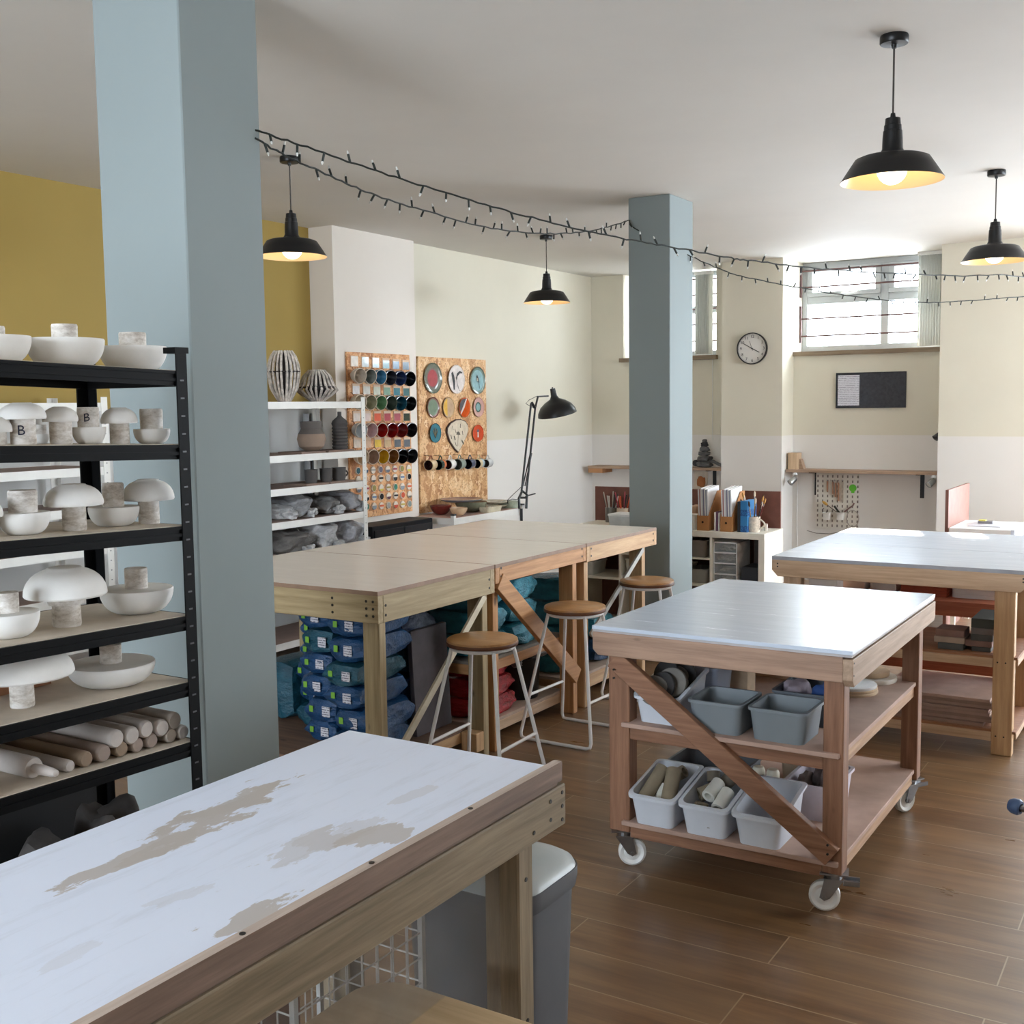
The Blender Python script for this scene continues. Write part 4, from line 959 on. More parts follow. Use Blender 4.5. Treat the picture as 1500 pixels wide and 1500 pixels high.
def herbs(t, c, R):
    for a in range(7):
        an = a*.5-1.5; stroke(t, c, [(0, -.04), (.02*math.sin(an), 0), (.035*math.sin(an), .03*math.cos(an)+.01)], .004, M((150, 140, 96), .6) if a % 2 else BLK, 'herb_motif')
G = glaze
plate(zp(380, 550), .125, [(1, G((96, 106, 92))), (.93, G((112, 118, 106))), (.66, G((126, 108, 104))), (.55, G((172, 78, 84)))], 'large grey-green plate with a raspberry centre, top left of the plate board')
plate(zp(810, 570), .120, [(1, G((222, 212, 206))), (.93, G((224, 214, 210)))], 'large white plate with black feather drawings, top middle of the plate board', feathers)
plate(zp(1200, 590), .118, [(1, G((96, 104, 92))), (.90, G((118, 142, 134))), (.76, G((150, 186, 192)))], 'large pale blue plate with a small bird, top right of the plate board', bird)
plate(zp(385, 1085), .085, [(1, G((112, 66, 58))), (.90, G((138, 108, 100))), (.78, G((122, 140, 120)))], 'small brown-rimmed sage plate, first in the second plate row')
t = plate(zp(665, 1085), .085, [(1, G((196, 166, 120))), (.93, G((196, 166, 136)))], 'small sand plate with a yellow left edge, second in the second plate row', lambda t, c, R: leafshape([(R*.86*math.cos(a), R*.86*math.sin(a)) for a in [PI*.58+PI*.84*k/12 for k in range(13)]], t, c, G((222, 176, 84)), 'yellow_glaze'))
def split(t, c, R):
    leafshape([(R*.88*math.cos(a), R*.88*math.sin(a)) for a in [PI*.38+PI*.8*k/12 for k in range(13)]], t, c, G((92, 90, 94)), 'grey_glaze')
    leafshape([(.028, .078), (.036, .07), (-.0, .0), (-.055, -.06), (-.064, -.052), (-.02, .01)], t, c+Vector((.0008, 0, 0)), G((226, 214, 200)), 'white_line')
plate(zp(955, 1085), .085, [(1, G((206, 96, 50))), (.93, G((206, 84, 30)))], 'small plate split into grey, white and orange, third in the second plate row', split)
plate(zp(1215, 1080), .085, [(1, G((206, 158, 146))), (.93, G((204, 164, 154))), (.52, G((84, 106, 100))), (.38, G((140, 176, 176)))], 'small pink plate with a grey-green ring centre, last in the second plate row')
plate(zq(390, 165), .080, [(1, G((40, 104, 118))), (.93, G((44, 112, 128)))], 'small teal plate with a herb drawing, left of the cream shield plate', herbs)
plate(zq(1110, 168), .086, [(1, G((204, 78, 44))), (.93, G((212, 80, 46)))], 'orange-red oval plate with a mushroom drawing, right of the shield plate', mush, .85)
p = atx(*zq(765, 190), BX2+.02); t = thing('shield_plate', 'cream shield-shaped platter with dark rim and drawn plants and mushroom', 'platter', (BX2, p.y, p.z-.15), 'plates on the right board')
sh = [(a_*1.2, c_) for a_, c_ in [(0, -.155), (.05, -.10), (.11, -.02), (.135, .035), (.13, .08), (.10, .112), (.04, .13), (-.02, .128), (-.09, .10), (-.13, .06), (-.135, .02), (-.10, -.06), (-.04, -.125)]]
obj('platter', B().prism([(BX2+.002, p.y+u, p.z+v+.03*0) for u, v in sh], (.016, 0, 0)), M((70, 50, 44), .5), t, bev=.003)
obj('cream_face', B().prism([(BX2+.018, p.y+u*.93, p.z+v*.93) for u, v in sh], (.002, 0, 0)), G((216, 202, 180)), t)
c = Vector((BX2+.0205, p.y, p.z)); DG = M((92, 84, 72), .6, var=.1)
stroke(t, c, [(.0, .0), (-.006, -.05), (-.01, -.10)], .004, DG, 'plant_drawing'); leafshape([(-.03, -.0), (-.02, .02), (.0, .026), (.022, .015), (.03, -.005)], t, c, DG, 'mushroom_drawing')
for u, v, s_, w in ((-.09, .075, .03, .006), (-.05, .05, .03, .010), (.035, .09, -.005, .014), (.06, .03, .015, .012), (-.11, .0, .02, .016), (-.06, -.01, .02, .026), (.05, -.05, .05, .022), (-.05, -.06, .03, .010)):
    stroke(t, c, [(u, v), (u+s_*.6, v-.035)], w*.6, DG, 'plant_drawing')
# mugs
mugc = [((196, 170, 132), (60, 26, 22), 'sand-coloured mug with a dark brown inside', .044), ((44, 70, 62), (20, 26, 26), 'dark green, white and orange banded mug', .042), ((224, 222, 218), (70, 42, 44), 'white mug with a plum inside', .042), ((134, 148, 140), (96, 104, 94), 'grey-green mug, widest in the row', .047), ((72, 78, 100), (20, 20, 28), 'slate blue faceted mug', .044), ((206, 186, 150), (28, 16, 16), 'cream and pale blue mug with a black inside', .042), ((206, 210, 212), (92, 88, 82), 'pale grey mug', .038)]
for k, (x, (oc, ic, nm, R)) in enumerate(zip((315, 475, 640, 800, 975, 1125, 1275), mugc)):
    p = atx(*zq(x, 700-k*5), BX2+.06); ax = Vector((.12, -1, -.05)).normalized(); L = .085; c = p-ax*.03
    t = thing('hanging_mug', nm+', %s of the hanging row' % ORD[k], 'mug', (BX2, p.y, p.z), 'mugs hung on the right board')
    prof = [(0, 0), (R*.9, 0), (R, .01), (R, L*.5), (R, L), (R-.004, L), (R-.005, .008), (0, .008)]
    second = G((206, 110, 60)) if k == 1 else (G((176, 196, 206)) if k == 5 else G(oc))
    obj('mug_body', B().lathe(prof, c, ax, 28, [2, 2, 2, 0, 0, 1, 1]), [G(oc), G(ic), second], t, True)
    obj('handle', B().tube([c+ax*(.015+.055*j/10)+Vector((0, 0, R*.95+.032*math.sin(PI*j/10))) for j in range(11)], .0045, 7), G(oc) if k not in (0,) else G((150, 90, 76)), t, True)
    obj('hanging_hook', B().tube([(BX2-.002, c.y-.05, c.z+R+.03), (c.x-.01, c.y-.045, c.z+R+.028), (c.x+.01, c.y-.045, c.z+R+.022)], .002, 5), M((60, 55, 50), .4, .8, var=0), t, True)

# ------------------------------------------------------------------ clay bags under the long workbench
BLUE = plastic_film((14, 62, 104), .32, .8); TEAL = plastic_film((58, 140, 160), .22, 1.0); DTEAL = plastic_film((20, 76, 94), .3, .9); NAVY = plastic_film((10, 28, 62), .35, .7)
REDF = plastic_film((176, 28, 36), .2, 1.0)
LABW = lines_mat((196, 194, 200), (70, 66, 84), 95, 2, .36); LABG = M((110, 160, 50), .5, var=.02)
from mathutils import noise as mn
def pillow(c, sx, sy, sz, seed):
    bm = bmesh.new(); bmesh.ops.create_cube(bm, size=2); bmesh.ops.subdivide_edges(bm, edges=bm.edges[:], cuts=7, use_grid_fill=True)
    for v in bm.verts:
        x, y, z = v.co; r = max(abs(x), abs(y), abs(z))
        fx = 1-.10*(y*y+z*z)/2-.06*(z*z*y*y); fy = 1-.12*(x*x+z*z)/2-.06*(x*x*z*z); fz = 1-.16*(x*x+y*y)/2-.10*(x*x*y*y)
        k = mn.noise(Vector((x*1.7+seed*3.1, y*1.7, z*1.7+seed)))*.09+mn.noise(Vector((x*4+seed, y*4, z*4)))*.045
        v.co = Vector((x*fx*(1+k)*sx, y*fy*(1+k)*sy, z*fz*sz*(1+k*.6)))
        if z < -.99: v.co.z = max(v.co.z, -sz)
        v.co.z = min(max(v.co.z, -sz), sz); v.co += Vector(c)
    return bm
def clay_bag(x, yf, z, w, l, h, mat, seed, label, name='clay_bag', cat='bag', lab=True, rz=0):
    t = thing(name, label, cat, (x, yf+l/2, z), 'plastic-wrapped clay bags under the long workbench')
    obj('wrapped_block', pillow((x, yf+l/2, z+h/2), w/2, l/2, h/2, seed), mat, t, True)
    if lab:
        obj('white_label', B().box(x+.01*(seed % 3), x+.01*(seed % 3)+.045, yf-.004, yf-.002, z+h*.30, z+h*.72), LABW, t)
        obj('green_square', B().box(x-.055, x-.033, yf-.004, yf-.002, z+h*.42, z+h*.68), LABG, t)
    return t
cols = [('left', -3.63, 4.02, 6, .17), ('middle', -3.42, 3.83, 6, .19), ('right', -3.19, 3.72, 6, .20)]
lvl = ['lowest', 'second', 'third', 'fourth', 'fifth', 'topmost']
for ci, (nm, x, yf, cnt, w) in enumerate(cols):
    z = .14
    for k in range(cnt):
        h = .098+.006*((k*5+ci*3) % 3); dx = random.uniform(-.022, .022); dy = random.uniform(-.02, .02)
        clay_bag(x+dx+(.02 if k < 2 and ci == 2 else 0), yf+dy, z, w, .36, h, BLUE if (k+ci) % 5 else DTEAL, ci*10+k,
                 'labelled blue clay bag, %s up in the %s stack under the nearest bench section' % (lvl[k], nm), lab=not (ci == 0 and k == 0))
        z += h+.001
clay_bag(-3.85, 4.02, .14, .19, .38, .30, DTEAL, 61, 'bulging teal clay bag at the far left under the nearest workbench section', lab=False)
clay_bag(-3.3, 4.12, .14, .30, .28, .12, DTEAL, 62, 'teal clay bag at the shelf level behind the right-hand stack', lab=False)
clay_bag(-3.3, 4.12, .265, .28, .27, .14, BLUE, 63, 'blue clay bag in the middle of the pile behind the right-hand stack', lab=False)
clay_bag(-3.32, 4.12, .41, .30, .28, .16, DTEAL, 64, 'dark teal clay bag on top of the pile behind the right-hand stack', lab=False)
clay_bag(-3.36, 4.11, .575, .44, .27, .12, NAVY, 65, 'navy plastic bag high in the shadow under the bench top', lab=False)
# leaning board
tag(obj('leaning_board', B().hexa([(-3.02, 4.02+.0, .141), (-3.02, 4.035, .141), (-3.02, 4.36, .141), (-3.02, 4.34, .141)] if False else [(-3.10, 4.115, .141), (-3.075, 4.115, .141), (-3.075, 4.395, .141), (-3.10, 4.395, .141), (-3.125, 4.115, .63), (-3.10, 4.115, .63), (-3.10, 4.395, .63), (-3.125, 4.395, .63)]), M((74, 66, 68), .75, var=.1), bev=.002), 'dark grey board leaning under the nearest workbench section behind the first stool', 'board')
# middle section
zz = .425
k = 0
for y0, n_ in ((4.53, 3), (4.85, 3)):
    z = .425
    for j in range(n_):
        h = .115; clay_bag(-3.20+random.uniform(-.02, .02), y0, z, .40, .29, h, TEAL, 70+k, 'shiny teal clay bag, %s of the %s stack on the middle shelf' % (['bottom', 'middle', 'top'][j], 'near' if y0 < 4.6 else 'far'), lab=False)
        z += h+.001; k += 1
z = .115
for j, h in enumerate((.10, .095, .10)):
    clay_bag(-3.18, 4.55+.01*j, z, .36, .34-.03*j, h, REDF, 90+j, 'crinkled red plastic clay bag, %s of three on the lowest shelf' % ['bottom', 'middle', 'top'][j], lab=False); z += h+.001
t = thing('black_bucket', 'black plastic bucket lined with a clear bag on the lowest shelf of the middle section', 'bucket', (-3.12, 5.08, .115))
obj('bucket', B().lathe([(0, 0), (.105, 0), (.12, .21), (.124, .215), (.117, .215), (.10, .01), (0, .01)], (-3.12, 5.08, .115), seg=36), M((20, 20, 22), .35), t, True)
obj('liner', blob((-3.12, 5.08, .335), .118, .118, .035, 4, .8), plastic_film((130, 126, 124), .3, 1.0), t, True)
# far section
z = .15
for j, h in enumerate((.14, .13, .14, .13)):
    clay_bag(-3.20, 5.46, z, .34, .27, h, TEAL, 100+j, 'glossy teal clay bag, %s in the tall stack under the furthest section' % lvl[j], lab=False); z += h+.001
z = .15
for j, h in enumerate((.14, .13)):
    clay_bag(-3.20, 5.80, z, .34, .28, h, TEAL if j else BLUE, 110+j, 'teal clay bag, %s of two beside the tall stack under the furthest section' % ('upper' if j else 'lower'), lab=False); z += h+.001

# ------------------------------------------------------------------ things on the trolley
def tub(name, label, cat, pts, z, h, mat, taper=.012, rimw=.008, r=.03, scoop=0, wall=.004, grp=None, cut=0):
    x0, x1, y0, y1 = pts; t = thing(name, label, cat, ((x0+x1)/2, (y0+y1)/2, z), grp)
    L = []; tp = taper
    def ring(o, zz, rr): return (x0+o, x1-o, y0+o, y1-o, max(.004, rr), zz)
    lv = [ring(tp, z, r), ring(tp, z+.001, r), ring(0, z+h-.012, r), ring(-rimw, z+h-.010, r), ring(-rimw, z+h, r), ring(wall, z+h, r), ring(tp+wall, z+wall, r)]
    b = B(); rings = []
    for a in lv: rings.append([b.bm.verts.new((x, y, a[5])) for x, y in rrect(*a[:5], 4)])
    for A, Q in zip(rings, rings[1:]):
        for i in range(len(A)): b.bm.faces.new([A[i], A[(i+1) % len(A)], Q[(i+1) % len(A)], Q[i]])
    b.bm.faces.new(rings[0][::-1]); b.bm.faces.new(rings[-1])
    if cut:        # front edge dips (scoop bins), front = -y
        for v in b.bm.verts:
            f = (v.co.z-z)/h
            if f > .5: v.co.z -= cut*max(0, 1-(v.co.y-(y0-rimw))/((y1-y0)*.55))*1.0
    obj('tub_body', b, mat, t, True); return t
def rect_from(pxl, yb, pxr, z, y0, dy): 
    a = aty(pxl, yb, y0); c = aty(pxr, yb, y0); return (a.x, c.x, y0, y0+dy)
GT = M((118, 126, 132), .5, var=.03, scale=5); WT = M((206, 212, 222), .45, var=.02); CL = M((176, 182, 190), .4, var=.03)
z1, z2 = .537, .18
tub('grey_tray', 'empty grey plastic tray at the front right of the upper trolley shelf', 'tray', (-1.29, -1.098, 3.56, 3.77), z1, .11, GT, .010, .006, .025)
tub('grey_tray', 'grey plastic tray beside the white bin of dark discs on the upper trolley shelf', 'tray', (-1.505, -1.318, 3.56, 3.77), z1, .11, GT, .010, .006, .025)
tub('dark_tray', 'dark grey tray of cloths behind the empty tray on the upper trolley shelf', 'tray', (-1.29, -1.085, 3.80, 4.04), z1, .115, M((84, 90, 98), .5), .010, .006, .025)
tub('white_scoop_bin', 'white scoop bin full of dark discs at the left of the upper trolley shelf', 'bin', (-1.71, -1.545, 3.57, 3.84), z1, .155, WT, .012, .008, .02, cut=.06)
tub('clear_tub', 'pale translucent tub behind the white bin on the upper trolley shelf', 'tub', (-1.68, -1.52, 3.86, 4.04), z1, .15, M((176, 186, 204), .3, alpha=.6, var=.02), .012, .006, .02)
DK = M((52, 50, 50), .7, var=.08); DK2 = M((118, 114, 108), .75, var=.06)
for k in range(9):
    y = 3.60+.022*k; a = .35+.06*(k % 3); c = Vector((-1.625+.012*((k*7) % 5-2), y, z1+.112+.012*(k % 3)+(.012 if k > 4 else 0))); ax = Vector((.25*(-1)**k, -1, a))
    tag(obj('clay_disc', B().lathe([(0, 0), (.05, 0), (.053, .003), (.053, .009), (.05, .012), (0, .012)], c, ax, 24), DK if k % 2 else DK2, smooth=True), 'dark flat disc standing in the white scoop bin, %s from the front' % (ORD+['ninth'])[k], 'disc', 'dark discs in the white scoop bin')
CLOTH = M((150, 138, 148), .9, var=.06)
tag(obj('cloth_bundle', blob((-1.24, 3.92, z1+.07), .045, .06, .065, 9, .3), CLOTH, smooth=True), 'mauve-grey cloth bundle in the dark tray', 'cloth')
tag(obj('cloth_bundle', blob((-1.14, 3.92, z1+.065), .042, .06, .06, 12, .3), M((40, 72, 130), .8), smooth=True), 'blue cloth bundle in the dark tray', 'cloth')
tag(obj('clay_lump', blob((-1.41, 3.67, z1+.035), .045, .035, .03, 13, .3), DK2, smooth=True), 'grey lump lying in the grey tray beside the white bin', 'lump')
WB = M((206, 200, 190), .7, var=.05); WB2 = M((196, 172, 144), .75, var=.06)
def disc(x, y, z, r, h, m, lab, nm='round_bat', cat='board'): return tag(obj(nm, B().lathe([(0, 0), (r*.98, 0), (r, h*.3), (r, h*.8), (r*.98, h), (0, h)], (x, y, z), seg=48), m, smooth=True), lab, cat)
for k in range(3): disc(-1.17, 4.36, z1+.011*k, .104-.002*k, .011, WB2 if k < 2 else M((214, 214, 214), .5), 'round %s board, %s of the stack beside the right front trolley leg' % (('tan', 'tan', 'white')[k], ('bottom', 'middle', 'topmost')[k]))
disc(-1.155, 4.585, z1, .108, .018, WB, 'wide pale round wooden board at the back of the upper trolley shelf'); disc(-1.165, 4.60, z1+.018, .085, .02, WB2, 'smaller round wooden board lying on the wide pale board')
tag(obj('wood_block', B().box(-1.21, -1.15, 4.54, 4.64, z1+.038, z1+.072), WB2, bev=.003), 'small wooden block on the round boards', 'block')
tag(obj('timber_offcut', B().box(-1.57, -1.49, 4.10, 4.19, z1, z1+.13), WB2, bev=.002), 'square timber offcut standing behind the grey trays', 'block')
tag(obj('brown_box', B().box(-1.62, -1.40, 4.42, 4.60, z1, z1+.15), M((150, 112, 84), .7), bev=.002), 'brown box at the back left of the upper trolley shelf', 'box')
# lower trolley shelf
wb = [(-1.712, -1.545, 3.53, 3.79), (-1.522, -1.352, 3.53, 3.79), (-1.33, -1.165, 3.53, 3.79)]
for k, q in enumerate(wb): tub('white_scoop_bin', 'white scoop bin, %s of three on the lower trolley shelf' % ('left, with brown cardboard tubes', 'middle, with grey and white tubes', 'right, nearly empty')[k], 'bin', q, z2, .16, WT, .014, .009, .022, cut=.055, grp='white scoop bins on the lower trolley shelf')
TUBE = M((140, 128, 108), .8, var=.06); TUBW = M((222, 222, 214), .5, var=.03); TUBD = M((104, 96, 84), .8, var=.06)
def ptube(p, q, r, m, lab):
    i_ = 0 if p[0] < -1.52 else (1 if p[0] < -1.3 else 2); oc = (-1.625, -1.41, -1.18)[i_]; nc = (-1.6285, -1.437, -1.2475)[i_]
    p, q = [((v[0]-oc)*.82+nc, 3.53+(v[1]-3.60)*.78, v[2]) for v in (p, q)]
    p, q = Vector(p), Vector(q); L = (q-p).length
    tag(obj('clay_tube', B().lathe([(r*.6, 0), (r, 0), (r, L), (r*.6, L), (r*.6, 0)], p, q-p, 20), m, smooth=True), lab, 'tube', 'loose tubes in the white scoop bins')
S = z2
tubes = [((-1.69, 3.66, S+.075), (-1.655, 3.80, S+.165), .026, TUBE, 'thick brown tube leaning at the left of the left bin'), ((-1.575, 3.66, S+.08), (-1.60, 3.79, S+.165), .027, TUBE, 'brown tube with an open end at the right of the left bin'),
         ((-1.63, 3.66, S+.05), (-1.63, 3.76, S+.11), .02, TUBW, 'white tube lying between the two brown tubes'), ((-1.69, 3.86, S+.09), (-1.58, 3.86, S+.15), .023, TUBE, 'brown tube at the back of the left bin'), ((-1.66, 3.72, S+.03), (-1.56, 3.73, S+.035), .022, TUBD, 'dark tube at the bottom of the left bin'),
         ((-1.43, 3.71, S+.115), (-1.415, 3.80, S+.145), .024, TUBW, 'white-ended tube in the centre of the middle bin'), ((-1.37, 3.66, S+.09), (-1.36, 3.76, S+.13), .024, TUBW, 'white-ended tube at the right of the middle bin'), ((-1.49, 3.76, S+.10), (-1.43, 3.82, S+.12), .026, TUBE, 'brown tube lying crosswise in the middle bin'),
         ((-1.43, 3.84, S+.11), (-1.37, 3.86, S+.165), .026, TUBD, 'dark grey tube sticking up at the back of the middle bin'), ((-1.45, 3.65, S+.03), (-1.44, 3.66, S+.10), .024, TUBE, 'short upright tube at the front of the middle bin'), ((-1.39, 3.64, S+.03), (-1.40, 3.65, S+.085), .023, TUBD, 'short dark tube at the front right of the middle bin'), ((-1.49, 3.70, S+.04), (-1.46, 3.72, S+.08), .024, TUBD, 'stubby tube in the left corner of the middle bin'),
         ((-1.46, 3.86, S+.13), (-1.47, 3.88, S+.16), .024, TUBD, 'grey tube at the back left of the middle bin'),
         ((-1.17, 3.70, S+.035), (-1.15, 3.76, S+.05), .022, TUBD, 'short dark tube in the nearly empty bin'), ((-1.13, 3.69, S+.035), (-1.12, 3.75, S+.04), .021, TUBE, 'small tube at the right side of the nearly empty bin'), ((-1.22, 3.71, S+.035), (-1.20, 3.76, S+.04), .02, TUBE, 'small pale tube at the left side of the nearly empty bin')]
for q in tubes: ptube(*q)
tub('dark_tray', 'dark tray behind the left white bins on the lower trolley shelf', 'tray', (-1.71, -1.42, 3.84, 4.08), z2, .14, M((92, 96, 102), .5), .010, .006, .025)
tub('perforated_basket', 'pinkish-white perforated basket holding grey blocks on the lower trolley shelf', 'basket', (-1.265, -1.095, 3.86, 4.14), z2, .13, M((206, 200, 210), .5), .012, .008, .02)
tub('cream_tub', 'cream tub at the back of the lower trolley shelf, left of the perforated basket', 'tub', (-1.38, -1.22, 4.16, 4.4), z2, .12, M((196, 176, 150), .6), .01, .006, .02)
for k, (x, y) in enumerate(((-1.355, 3.85), (-1.30, 3.845))): tag(obj('white_bottle', B().lathe([(0, 0), (.021, 0), (.023, .01), (.023, .16), (.018, .172), (0, .175)], (x, y, z2), seg=24), M((226, 222, 204), .5), smooth=True), 'cream cylinder standing behind the bins, %s one' % ('left' if k == 0 else 'right'), 'cylinder')
for k, (x, y, dx) in enumerate(((-1.215, 3.95, .02), (-1.18, 4.02, -.01), (-1.14, 3.97, .03))): tag(obj('sanding_block', blob((x, y, z2+.10+.012*k), .022, .05, .045, k+60, .3), M((112, 100, 98), .8), smooth=True), 'grey shaped block in the perforated basket, %s' % ('left', 'middle and furthest', 'right and highest')[k], 'block')

# ------------------------------------------------------------------ things in and on the right table
SLAB = M((168, 140, 126), .75, var=.06); SLAB2 = M((146, 120, 108), .75, var=.06); SLG = M((78, 78, 76), .75, var=.08); SLR = M((128, 98, 88), .75, var=.06)
z = .119
for k in range(8):
    j = .008*((k*3) % 4); tag(obj('ware_board', B().box(-1.345-j, -.865+j*.8-(.02 if k == 0 else 0), 5.62+j, 6.10, z, z+.015), SLAB if k % 2 else SLAB2, bev=.001), 'dusty brown ware board, %s from the bottom of the stack on the lowest shelf' % ORD[k], 'board', 'ware boards stacked on the lowest shelf'); z += .0165
for k, (x0, x1, h, m) in enumerate(((-1.10, -.985, .03, SLG), (-1.12, -.98, .028, M((160, 140, 124), .8)), (-1.115, -.985, .034, SLR))): tag(obj('plaster_tile', B().box(x0, x1, 5.64+.01*k, 5.80, .469+sum((.03, .028, .034)[:k]), .469+sum((.03, .028, .034)[:k])+h), m, bev=.002), 'small block, %s of the left pile on the middle shelf' % ('bottom dark', 'middle pale', 'top brown')[k], 'block')
zz = .469
for k, (h, m, x0) in enumerate(((.022, SLG, -.95), (.028, SLR, -.98), (.03, SLG, -.955), (.03, M((110, 100, 96), .8), -.955), (.045, M((66, 68, 64), .8), -.955))): tag(obj('plaster_tile', B().box(x0, -.865+(.004*k), 5.66, 5.66+.28, zz, zz+h), m, bev=.002), 'slab in the taller pile beside the table leg, %s from the bottom' % ORD[k], 'block', 'slabs piled beside the table leg'); zz += h+.0005
z = .60
REDP = M((168, 76, 48), .7); PAPER = M((232, 230, 226), .7, var=.02)
b0 = aty(1374, 880, 6.55).x; b1 = aty(1450, 880, 6.55).x
for k in range(3): tag(obj('paper_pad', rr_loft(B(), [(-1.18, -.90, 6.38, 6.74, .03, .60+.022*k), (-1.18, -.90, 6.38, 6.74, .03, .621+.022*k)]), PAPER), 'thick white paper pad on the red shelf, %s of three' % ('bottom', 'middle', 'top')[k], 'paper')
for k in range(5): tag(obj('red_board', B().box(-1.44, -1.20, 6.36, 6.70, .60+.016*k, .615+.016*k), REDP, bev=.001), 'thin red-brown board, %s from the bottom of the pile beside the white pads' % ORD[k], 'board', 'thin red-brown boards piled on the red shelf')
tag(obj('white_box', B().box(-1.61, -1.47, 6.38, 6.68, .60, .68), PAPER, bev=.002), 'small white box on the red shelf left of the red boards', 'box')
t = thing('open_tray', 'white tray with reddish inside at the left end of the red shelf', 'tray', (-1.72, 6.5, .60))
obj('tray', rr_loft(B(), [(-1.80, -1.64, 6.38, 6.66, .01, .60), (-1.815, -1.625, 6.36, 6.68, .01, .68)]), PAPER, t); obj('lining', B().box(-1.79, -1.65, 6.39, 6.65, .68, .683), REDP, t)
t = thing('printed_carton', 'small white printed carton under the front left of the double table', 'box', (-1.70, 5.72, .469))
obj('carton', B().box(-1.74, -1.60, 5.68, 5.80, .469, .76), M((222, 214, 208), .7), t)
obj('printed_marks', B().box(-1.70, -1.665, 5.676, 5.6795, .715, .726).box(-1.66, -1.65, 5.676, 5.6795, .715, .726).box(-1.64, -1.62, 5.676, 5.6795, .715, .726).box(-1.70, -1.685, 5.676, 5.6795, .69, .704).box(-1.675, -1.65, 5.676, 5.6795, .692, .698).box(-1.64, -1.625, 5.676, 5.6795, .69, .706), M((40, 44, 70), .6, var=0), t)['kind'] = 'stuff'

# ------------------------------------------------------------------ black box, low white table, black lamp
t = thing('black_cabinet', 'glossy black cabinet standing below the glaze test board', 'cabinet', (-5.2, 6.75, 0))
obj('carcass', B().box(-5.385, -5.15, 6.40, 7.15, 0, .80), M((12, 13, 18), .5, var=.02, spec=.2), t, bev=.006)
obj('door', B().box(-5.15, -5.14, 6.42, 6.775, .05, .77), M((24, 26, 34), .2, var=.02), t, bev=.003); obj('door', B().box(-5.15, -5.14, 6.78, 7.13, .05, .77), M((24, 26, 34), .2, var=.02), t, bev=.003)
obj('handle', B().box(-5.14, -5.13, 7.06, 7.08, .62, .72), M((160, 160, 160), .4), t)
t = thing('low_white_rack', 'low white metal rack loaded with finished bowls and dishes below the plate board', 'shelving', (-5.2, 7.85, 0))
QX0, QX1, QY0, QY1, QZ = -5.44, -5.02, 7.25, 8.31, .79
obj('top_shelf', B().box(QX0+.01, QX1-.01, QY0+.01, QY1-.01, QZ-.012, QZ), M((170, 140, 128), .7), t)
for x in (QX0, QX1-.006): obj('long_beam', B().box(x, x+.006, QY0+.03, QY1-.03, QZ-.05, QZ), WSH, t)
for y in (QY0, QY1-.006): obj('end_beam', B().box(QX0+.03, QX1-.03, y, y+.006, QZ-.05, QZ), WSH, t)
for x in (QX0, QX1-.03):
    for y in (QY0, QY1-.03): u = obj('upright', B().box(x, x+.03, y, y+.03, 0, QZ+.02), WSH, t); obj('cap', B().box(x-.002, x+.032, y-.002, y+.032, QZ+.02, QZ+.034), M((60, 60, 62), .5), u)
obj('lower_shelf', B().box(QX0+.01, QX1-.01, QY0+.01, QY1-.01, .30, .312), M((170, 140, 128), .7), t)
def dish(px, py, R, hgt, oc, ic, lab, z=QZ, X=-5.2, name='glazed_bowl', cat='bowl'):
    p = atx(px, py, X); prof = [(0, 0), (R*.45, 0)]+[(R*(.45+.55*math.sin(f/6*PI/2)), hgt*(f/6)**1.2) for f in range(1, 7)]
    inn = [(R-.005, hgt)]+[(max(.0, R*(.45+.55*math.sin(f/6*PI/2))-.006), .006+(hgt-.006)*(f/6)**1.2) for f in range(5, -1, -1)]+[(0, .006)]
    return tag(obj(name, B().lathe(prof+inn, (X, p.y, z), seg=40, mis=[0]*(len(prof))+[1]*len(inn)), [glaze(oc), glaze(ic)], smooth=True), lab, cat)
dish(646, 755, .088, .075, (96, 34, 28), (120, 60, 48), 'dark red glazed bowl at the left of the low white rack', X=-5.31)
dish(672, 755, .072, .065, (206, 176, 142), (190, 160, 130), 'small sand-coloured bowl in front on the low white rack', X=-5.12)
dish(690, 755, .135, .085, (112, 112, 92), (150, 128, 110), 'olive-grey bowl in the middle of the low white rack', X=-5.22)
dish(676, 742, .18, .03, (120, 124, 132), (150, 120, 112), 'wide patterned platter with a red stripe resting on the bowls', z=QZ+.086, X=-5.24, name='platter', cat='platter')
dish(722, 745, .13, .035, (150, 148, 128), (190, 184, 162), 'grey-green shallow dish stack bottom on the low white rack', X=-5.22, name='shallow_dish', cat='dish')
dish(722, 745, .14, .03, (176, 170, 148), (196, 190, 170), 'pale shallow dish on top of the grey-green dish', z=QZ+.036, X=-5.22, name='shallow_dish', cat='dish')
tag(obj('rectangular_dish', rr_loft(B(), [(-5.12, -5.03, 7.76, 7.96, .02, QZ), (-5.13, -5.02, 7.75, 7.97, .02, QZ+.045)]), glaze((206, 196, 170))), 'cream rectangular dish at the front of the low white rack', 'dish')
tag(obj('upturned_bowl', B().lathe([(0, .06), (.05, .062), (.085, .045), (.105, .01), (.108, 0), (0, 0)], (-5.15, atx(747, 745, -5.15).y, QZ), seg=40), glaze((150, 158, 140)), smooth=True), 'upturned grey-green bowl next to the lamp clamp', 'bowl')
t = thing('work_lamp', 'black jointed floor-standing work lamp with a wide dome shade beside the plate board', 'lamp', (-5.0, 8.45, 0))
LB = M((18, 20, 22), .35, .2, var=.02); LX = -5.0
def L(px, py, dx=0): q = atx(px, py, LX+dx); return q
a0, a1 = L(759, 748), L(763, 730)
base = L(762, 745); 
obj('base_disc', B().lathe([(0, 0), (.13, 0), (.135, .02), (.03, .035), (0, .035)], (base.x+.05, base.y+.09, 0), seg=40), LB, t, True)
